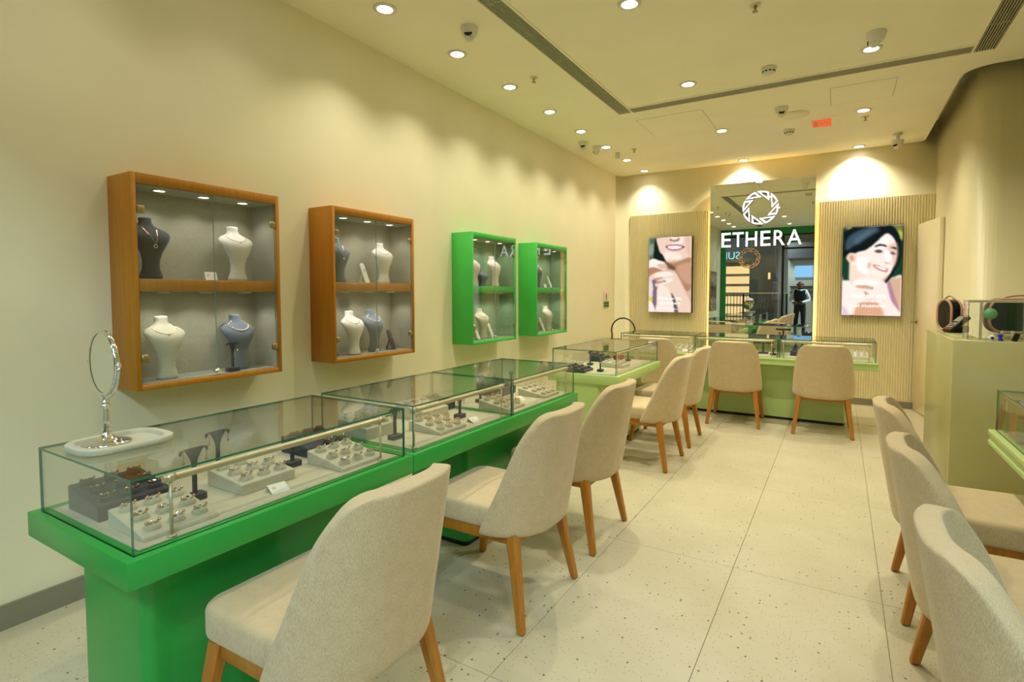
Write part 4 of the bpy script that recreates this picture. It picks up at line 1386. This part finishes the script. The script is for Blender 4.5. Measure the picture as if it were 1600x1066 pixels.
def lightbox(label, x0, x1, z0, z1, layers, base, lines, strength):
    W_, H_ = x1 - x0, z1 - z0
    t = thing('lightbox', label, 'lightbox poster', ((x0 + x1) / 2, YB - .10, z0), 0, 'backlit posters')
    MB().box(-W_ / 2, W_ / 2, .004, .076, 0, H_).build('box_frame', 'blackmetal', t)
    nx, ny = 96, int(96 * H_ / W_)
    im = painting(nx, ny, base, layers)
    vs = []; fs = []
    for j in range(ny + 1):
        for i in range(nx + 1):
            vs.append((-W_ / 2 + .004 + (W_ - .008) * i / nx, .0, H_ - .004 - (H_ - .008) * j / ny))
    for j in range(ny):
        for i in range(nx):
            a = j * (nx + 1) + i
            fs.append((a, a + nx + 1, a + nx + 2, a + 1))
    me = bpy.data.meshes.new('printed_face'); me.from_pydata(vs, [], fs)
    # smooth colours: sample at vertices
    att = me.color_attributes.new('print', 'FLOAT_COLOR', 'POINT')
    pad = np.pad(im, ((1, 1), (1, 1), (0, 0)), mode='edge')
    vc = (pad[:-1, :-1] + pad[1:, :-1] + pad[:-1, 1:] + pad[1:, 1:]) / 4
    lin = np.where(vc <= .04045, vc / 12.92, ((vc + .055) / 1.055) ** 2.4)
    att.data.foreach_set('color', np.concatenate([lin.reshape(-1, 3), np.ones(((nx + 1) * (ny + 1), 1))], 1).ravel())
    m = bpy.data.materials.new('backlit_print'); m.use_nodes = True
    nt = m.node_tree; nt.nodes.clear()
    at = nt.nodes.new('ShaderNodeAttribute'); at.attribute_name = 'print'
    e = nt.nodes.new('ShaderNodeEmission'); e.inputs[1].default_value = strength
    oo = nt.nodes.new('ShaderNodeOutputMaterial')
    nt.links.new(at.outputs['Color'], e.inputs[0]); nt.links.new(e.outputs[0], oo.inputs[0])
    me.materials.append(m)
    face = link('printed_face', me, t)
    for txt, u, v, size in lines:
        tm = text_mesh(txt, size, .0004)
        tm.materials.append(M['poster_text'])
        link('poster_text', tm, face, (-W_ / 2 + W_ * u, -.002, H_ * (1 - v)), (R(90), 0, 0))
    return t


M['poster_text'] = emit('poster_lettering', (1, 1, 1, 1), 1.15)
SK = (236, 206, 186); SKD = (206, 160, 132); SKL = (250, 236, 226)
L1 = [
    ([(0, 0), (.22, 0), (.24, .30), (.10, .34), (0, .30)], (56, 88, 60), 4, .8),
    ([(.02, .10), (.10, .08), (.14, .18), (.06, .24), (.0, .2)], (150, 170, 160), 6, .8),
    ([(.16, 0), (.30, 0), (.34, .22), (.42, .32), (.22, .36), (.12, .28)], (24, 34, 30), 2, 1),
    ([(.24, -.05), (1.05, -.05), (1.05, .30), (.80, .32), (.62, .31), (.44, .33), (.34, .24), (.24, .16)], SK, 2, 1),
    ([(.50, -.05), (.78, -.05), (.80, .08), (.66, .10), (.50, .06)], SKL, 6, .8),
    ([(.40, .20), (.70, .22), (.76, .29), (.50, .30), (.38, .27)], SKL, 6, .8),
    ([(.84, -.02), (1.02, -.02), (1.02, .26), (.90, .22)], (226, 184, 160), 8, .7),
    ([(.50, .02), (.60, .045), (.72, .02), (.70, .055), (.60, .065), (.50, .05)], (150, 100, 88), 2, .9),
    ([(.40, .115), (.56, .10), (.74, .11), (.83, .14), (.74, .175), (.60, .185), (.46, .165)], (186, 116, 120), 1, 1),
    ([(.45, .125), (.60, .118), (.78, .138), (.70, .158), (.58, .162), (.48, .150)], (250, 250, 250), 1, 1),
    ([(.40, .118), (.43, .13), (.47, .14), (.42, .135)], (70, 40, 40), 1, .9),
    ([(.79, .13), (.84, .14), (.78, .152)], (70, 40, 40), 1, .9),
    ([(.36, .32), (.60, .345), (1.02, .29), (1.02, .62), (.90, .72), (.74, .56), (.56, .42), (.40, .40)], (176, 132, 104), 3, 1),
    ([(.66, .40), (1.02, .36), (1.02, .60), (.84, .60)], (206, 160, 128), 8, .9),
    ([(.36, .32), (.48, .35), (.62, .40), (.60, .44), (.42, .40)], (104, 78, 66), 4, .9),
    ([(.02, .56), (.22, .60), (.28, .80), (.22, 1.05), (.12, 1.05), (.08, .80)], (112, 92, 120), 3, .9),
    ([(0, .56), (.10, .62), (.10, .78), (.04, .86), (0, .84)], (232, 214, 200), 3, 1),
    ([(.0, .79), (.10, .82), (.08, .87), (.0, .84)], (196, 210, 60), 2, .9),
    ([(0, .31), (.12, .28), (.22, .30), (.36, .33), (.44, .40), (.36, .44), (.14, .40), (.02, .42)], SKL, 2, 1),
    ([(.20, .36), (.40, .36), (.46, .42), (.30, .42)], SKD, 4, .7),
    ([(.02, .40), (.26, .42), (.34, .48), (.10, .56), (.02, .54)], (176, 124, 92), 3, .9),
    ([(.02, .52), (.20, .46), (.44, .45), (.62, .47), (.72, .56), (.86, .72), (.98, .86), (1.0, 1.05), (.76, 1.05), (.62, .86), (.50, .72), (.40, .64), (.20, .66), (.16, .62), (.30, .55), (.16, .55), (.04, .58)], SK, 2, 1),
    ([(.18, .48), (.46, .46), (.58, .50), (.40, .53), (.16, .54)], SKL, 3, .9),
    ([(.30, .57), (.52, .54), (.58, .58), (.40, .62), (.22, .64)], SKL, 3, .8),
    ([(.14, .545), (.32, .535), (.34, .545), (.16, .56)], (160, 116, 96), 2, .8),
    ([(.20, .60), (.36, .575), (.40, .585), (.22, .62)], (160, 116, 96), 2, .8),
    ([(.37, .575), (.41, .58), (.40, .60), (.36, .595)], (120, 150, 160), 1, .9),
    ([(.22, .66), (.42, .65), (.54, .76), (.64, .94), (.64, 1.05), (.20, 1.05), (.20, .86)], (244, 226, 210), 3, 1),
    ([(.54, .74), (.64, .84), (.72, 1.05), (.64, 1.05), (.60, .9)], (70, 66, 70), 3, .9),
    ([(.0, .86), (.10, .88), (.18, 1.0), (.18, 1.05), (0, 1.05)], (246, 232, 222), 3, 1),
    ([(.20, .935), (.42, .94), (.66, .955), (.66, .967), (.42, .953), (.20, .948)], (244, 244, 244), 1, 1),
]
lightbox('backlit poster of a smiling mouth and ringed hand, left of the mirror', .498, 1.106, 1.077, 2.140, L1, (214, 176, 152),
         (('Made for life,', .52, .815, .062), ('not lockers.', .52, .875, .062)), .95)
L2 = [
    ([(0, 0), (1, 0), (1, .65), (0, .65)], (26, 62, 44), 6, 1),
    ([(.60, -.02), (1.02, -.02), (1.02, .16), (.90, .14), (.74, .06)], (132, 132, 60), 8, .9),
    ([(.84, .06), (1.0, .08), (1.0, .16), (.92, .14)], (210, 206, 100), 6, .8),
    ([(.06, .0), (.14, .0), (.15, .04), (.08, .05)], (150, 160, 70), 4, .8),
    ([(.12, .60), (.40, .56), (.80, .58), (1.02, .58), (1.02, 1.05), (-.05, 1.05), (-.05, .64)], SKL, 3, 1),
    ([(.14, .30), (.34, .28), (.54, .30), (.64, .60), (.34, .66), (.13, .62)], (244, 220, 200), 3, 1),
    ([(.78, .60), (.92, .58), (1.02, .60), (1.02, .92), (.94, .90), (.84, .76)], (214, 176, 148), 5, 1),
    ([(.76, .62), (.82, .64), (.90, .80), (.98, .94), (.94, .98), (.84, .84)], (176, 120, 146), 3, .9),
    ([(0, .06), (.12, .02), (.30, -.03), (.56, -.04), (.80, .0), (.93, .10), (.98, .26), (.96, .40), (.90, .48), (.80, .60), (.72, .62), (.7, .4), (.40, .30), (.16, .30), (-.02, .34), (-.02, .16)], (18, 26, 28), 2, 1),
    ([(.06, .14), (.20, .06), (.44, .01), (.60, .02), (.50, .07), (.30, .16), (.10, .25), (.04, .24)], (66, 88, 104), 7, .9),
    ([(.20, .13), (.46, .04), (.62, .05), (.44, .12), (.24, .20)], (96, 116, 130), 8, .6),
    ([(.24, .29), (.40, .26), (.56, .18), (.72, .09), (.82, .12), (.89, .20), (.905, .30), (.90, .37), (.86, .46), (.80, .54), (.70, .61), (.60, .60), (.44, .56), (.28, .50), (.22, .38)], (250, 234, 222), 2, 1),
    ([(.50, .26), (.70, .13), (.80, .15), (.70, .24)], (255, 248, 240), 6, .8),
    ([(.24, .36), (.40, .34), (.50, .44), (.40, .52), (.28, .48)], (255, 250, 244), 7, .8),
    ([(.74, .24), (.90, .20), (.92, .36), (.86, .46), (.82, .36)], (228, 184, 158), 7, .7),
    ([(.46, .55), (.66, .60), (.78, .54), (.70, .63), (.56, .60)], (206, 152, 126), 4, .8),
    ([(.06, .34), (.12, .29), (.20, .30), (.23, .36), (.20, .41), (.12, .40)], (240, 206, 182), 2, 1),
    ([(.12, .33), (.17, .32), (.19, .37), (.15, .38)], (196, 148, 124), 3, .8),
    ([(.17, .39), (.20, .39), (.20, .42), (.17, .42)], (250, 250, 250), 1, .9),
    ([(.54, .225), (.62, .202), (.72, .215), (.73, .235), (.64, .222), (.56, .235)], (40, 30, 28), 1, .95),
    ([(.80, .245), (.86, .240), (.90, .255), (.90, .27), (.85, .258)], (40, 30, 28), 1, .95),
    ([(.54, .275), (.62, .265), (.68, .285), (.64, .30), (.57, .295)], (66, 50, 50), 2, .9),
    ([(.80, .295), (.86, .30), (.89, .32), (.84, .325)], (66, 50, 50), 2, .9),
    ([(.73, .26), (.79, .30), (.83, .38), (.80, .405), (.73, .40), (.72, .36)], (255, 250, 246), 4, .9),
    ([(.71, .395), (.77, .415), (.81, .405), (.80, .42), (.74, .425)], (206, 150, 126), 2, .8),
    ([(.51, .43), (.60, .435), (.70, .465), (.77, .48), (.75, .515), (.68, .505), (.58, .475)], (206, 120, 112), 1, 1),
    ([(.55, .44), (.64, .452), (.745, .482), (.73, .497), (.64, .478)], (255, 255, 255), 1, 1),
    ([(.44, .40), (.49, .42), (.46, .48), (.43, .45)], (222, 170, 142), 3, .8),
    ([(.22, .60), (.36, .565), (.50, .56), (.62, .585), (.71, .62), (.72, .70), (.80, .80), (.98, .96), (.98, 1.05), (.44, 1.05), (.40, .84), (.34, .74), (.20, .68)], (250, 232, 220), 2, 1),
    ([(.24, .60), (.50, .60), (.64, .64), (.48, .66), (.22, .645)], (255, 246, 240), 3, .9),
    ([(.24, .665), (.42, .66), (.54, .69), (.48, .70), (.28, .685)], (196, 146, 122), 2, .8),
    ([(.38, .73), (.46, .75), (.44, .78)], (170, 120, 100), 2, .8),
    ([(.50, .685), (.535, .68), (.53, .70), (.50, .705)], (150, 150, 140), 1, .9),
    ([(.30, .86), (.60, .84), (.72, 1.05), (.24, 1.05)], (220, 160, 126), 6, .9),
    ([(.0, .90), (.10, .94), (.14, 1.05), (0, 1.05)], (220, 190, 206), 4, .8),
]
lightbox('backlit poster of a smiling dark-haired woman with hands at her chin, beside the door', 2.884, 3.482, 1.077, 2.140, L2, (30, 60, 46),
         (('Made for daily', .47, .775, .062), ('moments,', .50, .830, .062), ('not museums.', .47, .885, .062)), .95)

# ================================================================== DOOR, WALL SIGN, DESK LAMP
dr = bpy.data.objects.new('door_1', None); COL.objects.link(dr)
dr.location = (3.733, 6.33, 0); dr.rotation_euler = (0, 0, math.atan2(6.99 - 6.33, 3.618 - 3.733))
struct(dr, 'cream door leaf standing ajar beside the fluted panel')
M['doorpaint'] = plain('ivory_door_paint', srgb(240, 228, 196), 0.3, spec=0.5, bscale=2)
Ld = math.hypot(6.99 - 6.33, 3.618 - 3.733)
MB().bbox(0, Ld, -.040, .0, .008, 2.128, .002, 1).build('leaf', 'doorpaint', dr)
for sy in (0.0, -.05):
    hs = -1 if sy < 0 else 1
    b = MB().tube([(Ld - .06, sy, 1.02), (Ld - .06, sy + hs * .045, 1.02), (Ld - .17, sy + hs * .045, 1.02)], .009, 8).lathe([(.025, -.004), (.025, .004)], 18, mat=Matrix.Translation((Ld - .06, sy, 1.02)) @ Matrix.Rotation(R(90), 4, 'X'))
    b.build('handle', 'brass', dr)
MB().box(Ld - .001, Ld + .003, -.04, -.01, .90, 1.14).build('lock_plate', 'brass', dr)
MB().bbox(.05, .26, -.075, -.045, 2.06, 2.12, .004).build('door_closer', 'blackmetal', dr)

t = thing('fire_sign', 'small wall sign with red fire extinguisher symbol and green notes near the corner', 'sign', (0.002, 6.48, 1.145), L90)
MB().box(0, .215, -.006, 0, 0, .217).build('plate', 'white', t)
MB().box(.01, .205, -.0075, -.006, .005, .09).build('green_notes', 'sign_green', t)
MB().bbox(.085, .125, -.0075, -.006, .12, .185, .0005, 1).box(.095, .115, -.0075, -.006, .185, .205).box(.08, .14, -.0075, -.006, .10, .112).build('extinguisher_symbol', 'red', t)
b = MB()
for k in range(4): b.box(.02 + .045 * k, .05 + .045 * k, -.0085, -.0075, .055, .075).box(.02 + .045 * k, .05 + .045 * k, -.0085, -.0075, .018, .038)
b.build('small_print', 'dark', t)
t = thing('back_cabinet', 'low cream cabinet in the corner under the arched lamp', 'cabinet', (.035, 6.11, 0))
MB().bbox(0, .55, 0, .45, .03, .70, .004).build('cabinet_body', 'desk', t)
MB().bbox(-.01, .56, -.015, .46, .70, .72, .003).build('cabinet_top', 'desk', t)
MB().box(.02, .53, .02, .43, 0, .03).build('plinth', 'black', t)
for k in range(2):
    d = MB().bbox(.005 + .272 * k, .268 + .272 * k, -.014, 0, .05, .69, .002).build('door', 'desk', t)
    MB().tube([(.24 + .06 * k, -.022, .40), (.24 + .06 * k, -.022, .50)], .004, 6).build('handle', 'brass', d)
t = thing('arch_lamp', 'black arched ring lamp standing in the corner before the end wall', 'lamp', (.365, 6.30, .72))
MB().tube([(.165 * math.cos(R(200 - 4.0 * k * 2.2)) , 0, .13 + .165 * math.sin(R(200 - 4.0 * k * 2.2))) for k in range(0, 24)], .0095, 10).build('arch', 'blackmetal', t)
MB().tube([(-.158, 0, .008), (-.156, 0, .08)], .0095, 10).build('stem', 'blackmetal', t)
MB().bbox(-.19, -.03, -.05, .05, 0, .012, .004).build('base', 'blackmetal', t)

# ================================================================== CASH DESK
ZK = 1.055
DX, DY = 3.487, 3.66
t = thing('cash_desk', 'tall pale olive cash desk with a plain panelled front', 'desk', (DX, DY, 0))
MB().bbox(0, XR - DX - .01, 0, .05, 0, ZK, .003, 1).build('front_panel', 'desk', t)
MB().bbox(0, .05, .05, 1.18, 0, ZK, .003, 1).build('side_panel', 'desk', t)
MB().bbox(.05, XR - DX - .01, .05, .30, ZK - .03, ZK, .002, 1).build('front_ledge', 'desk', t)
MB().bbox(.05, .17, .30, 1.08, ZK - .03, ZK, .002, 1).build('side_ledge', 'desk', t)
MB().bbox(.40, XR - DX - .01, .72, 1.08, ZK - .03, ZK + .0, .002, 1).build('rear_counter', 'desk', t)
MB().bbox(.40, XR - DX - .01, .745, 1.08, 0, ZK - .03, .002, 1).build('rear_panel', 'desk', t)


def on_desk(dx, dy): return (DX + dx, DY + dy, ZK)


# acrylic display box
t = thing('glass_display_box', 'small glass box with a round mint tag on the cash desk', 'display box', on_desk(.085, .10))
pane(MB(), 0, .30, 0, .004, 0, .235).build('glass_pane', ['glass', 'edge'], t)
pane(MB(), 0, .004, .004, .16, 0, .235).build('glass_pane', ['glass', 'edge'], t)
pane(MB(), .296, .30, .004, .16, 0, .235).build('glass_pane', ['glass', 'edge'], t)
pane(MB(), 0, .30, .16, .164, 0, .235).build('glass_pane', ['glass', 'edge'], t)
MB().box(-.002, .302, -.002, .166, .235, .25).build('lid', 'satin', t)
MB().box(.055, .07, -.002, .002, 0, .235).build('corner_strip', 'satin', t)
MB().lathe([(.036, 0), (.036, .004)], 28, mat=Matrix.Translation((.105, -.003, .165)) @ Matrix.Rotation(R(90), 4, 'X')).build('mint_tag', 'mint', t)
for x in (.185, .235): MB().lathe([(.009, 0), (.009, .05), (.006, .055)], 12, mat=Matrix.Translation((x, .09, .002))).build('white_vial', 'card', t)
# card terminal
t = thing('card_terminal', 'dark tilted card payment terminal at the desk edge', 'card terminal', on_desk(.09, .80), R(-60))
tm = Matrix.Rotation(R(38), 4, 'X')
MB().bbox(-.04, .04, -.01, .17, .0, .035, .010, 3, mat=tm).build('terminal_body', 'black', t)
MB().box(-.03, .03, .09, .15, .035, .037, mat=tm).build('screen', 'skirting', t)
for r_ in range(4):
    for c in range(3):
        MB().bbox(-.027 + c * .02, -.012 + c * .02, .0 + r_ * .02, .013 + r_ * .02, .035, .039, .002, 1, mat=tm).build('key', 'silver' if r_ else 'red', t)
MB().bbox(-.035, .035, .04, .12, 0, .05, .006).build('cradle', 'black', t)
# black bags with rose trim
def bag(label, dx, dy, rz, wd, ht, dp):
    t = thing('gift_bag', label, 'bag', (DX + dx, DY + dy, ZK + .009), rz, 'black bags with rose trim')
    MB().prism(rrect(-wd / 2, wd / 2, -ht / 2, ht / 2, ht * .32, 6), -dp / 2, dp / 2, smooth=True, mat=Matrix.Translation((0, 0, ht / 2)) @ Matrix.Rotation(R(90), 4, 'X')).build('bag_body', 'black', t)
    tr = MB()
    for s in (-1, 1):
        pts = [(x, s * dp / 2, z + ht / 2) for x, z in rrect(-wd / 2, wd / 2, -ht / 2, ht / 2, ht * .32, 6)]
        tr.tube(pts, .009, 6, 0, True)
    tr.build('trim', 'rose', t)
    MB().tube([(wd * .28 * math.cos(PI * k / 10), 0, ht + .03 * math.sin(PI * k / 10) - .003) for k in range(11)], .006, 6).build('strap', 'rose', t)
    return t


bag('rounded black bag with rose edging behind the glass box on the cash desk', .52, .93, R(8), .40, .24, .10)
bag('smaller black bag with rose edging beside the card terminal on the cash desk', .115, 1.0, R(-60), .14, .235, .075)
t = thing('stamp', 'cobalt blue knob stamp lying behind the desk front', 'stamp', on_desk(.235, .055))
MB().lathe([(.012, 0), (.012, .012), (.006, .018), (.013, .03), (.010, .042), (.0001, .045)], 16, caps=False).build('knob', 'blue', t)
t = thing('tape_roll', 'small white and blue tape roll behind the desk front', 'tape', on_desk(.195, .06))
MB().lathe([(.018, 0), (.018, .02)], 20, mat=Matrix.Translation((0, .0, .018)) @ Matrix.Rotation(R(90), 4, 'X')).build('roll', 'card', t)
MB().lathe([(.009, -.001), (.009, .021)], 16, mat=Matrix.Translation((0, .0, .018)) @ Matrix.Rotation(R(90), 4, 'X')).build('core', 'blue', t)
t = thing('phone', 'black phone leaning behind the desk front', 'phone', on_desk(.30, .06))
MB().bbox(-.014, .014, -.004, .004, 0, .05, .003, 2, mat=Matrix.Rotation(R(18), 4, 'Y')).build('phone_body', 'black', t)
MB().box(-.011, .011, -.0045, -.004, .004, .046, mat=Matrix.Rotation(R(18), 4, 'Y')).build('screen', 'dark', t)
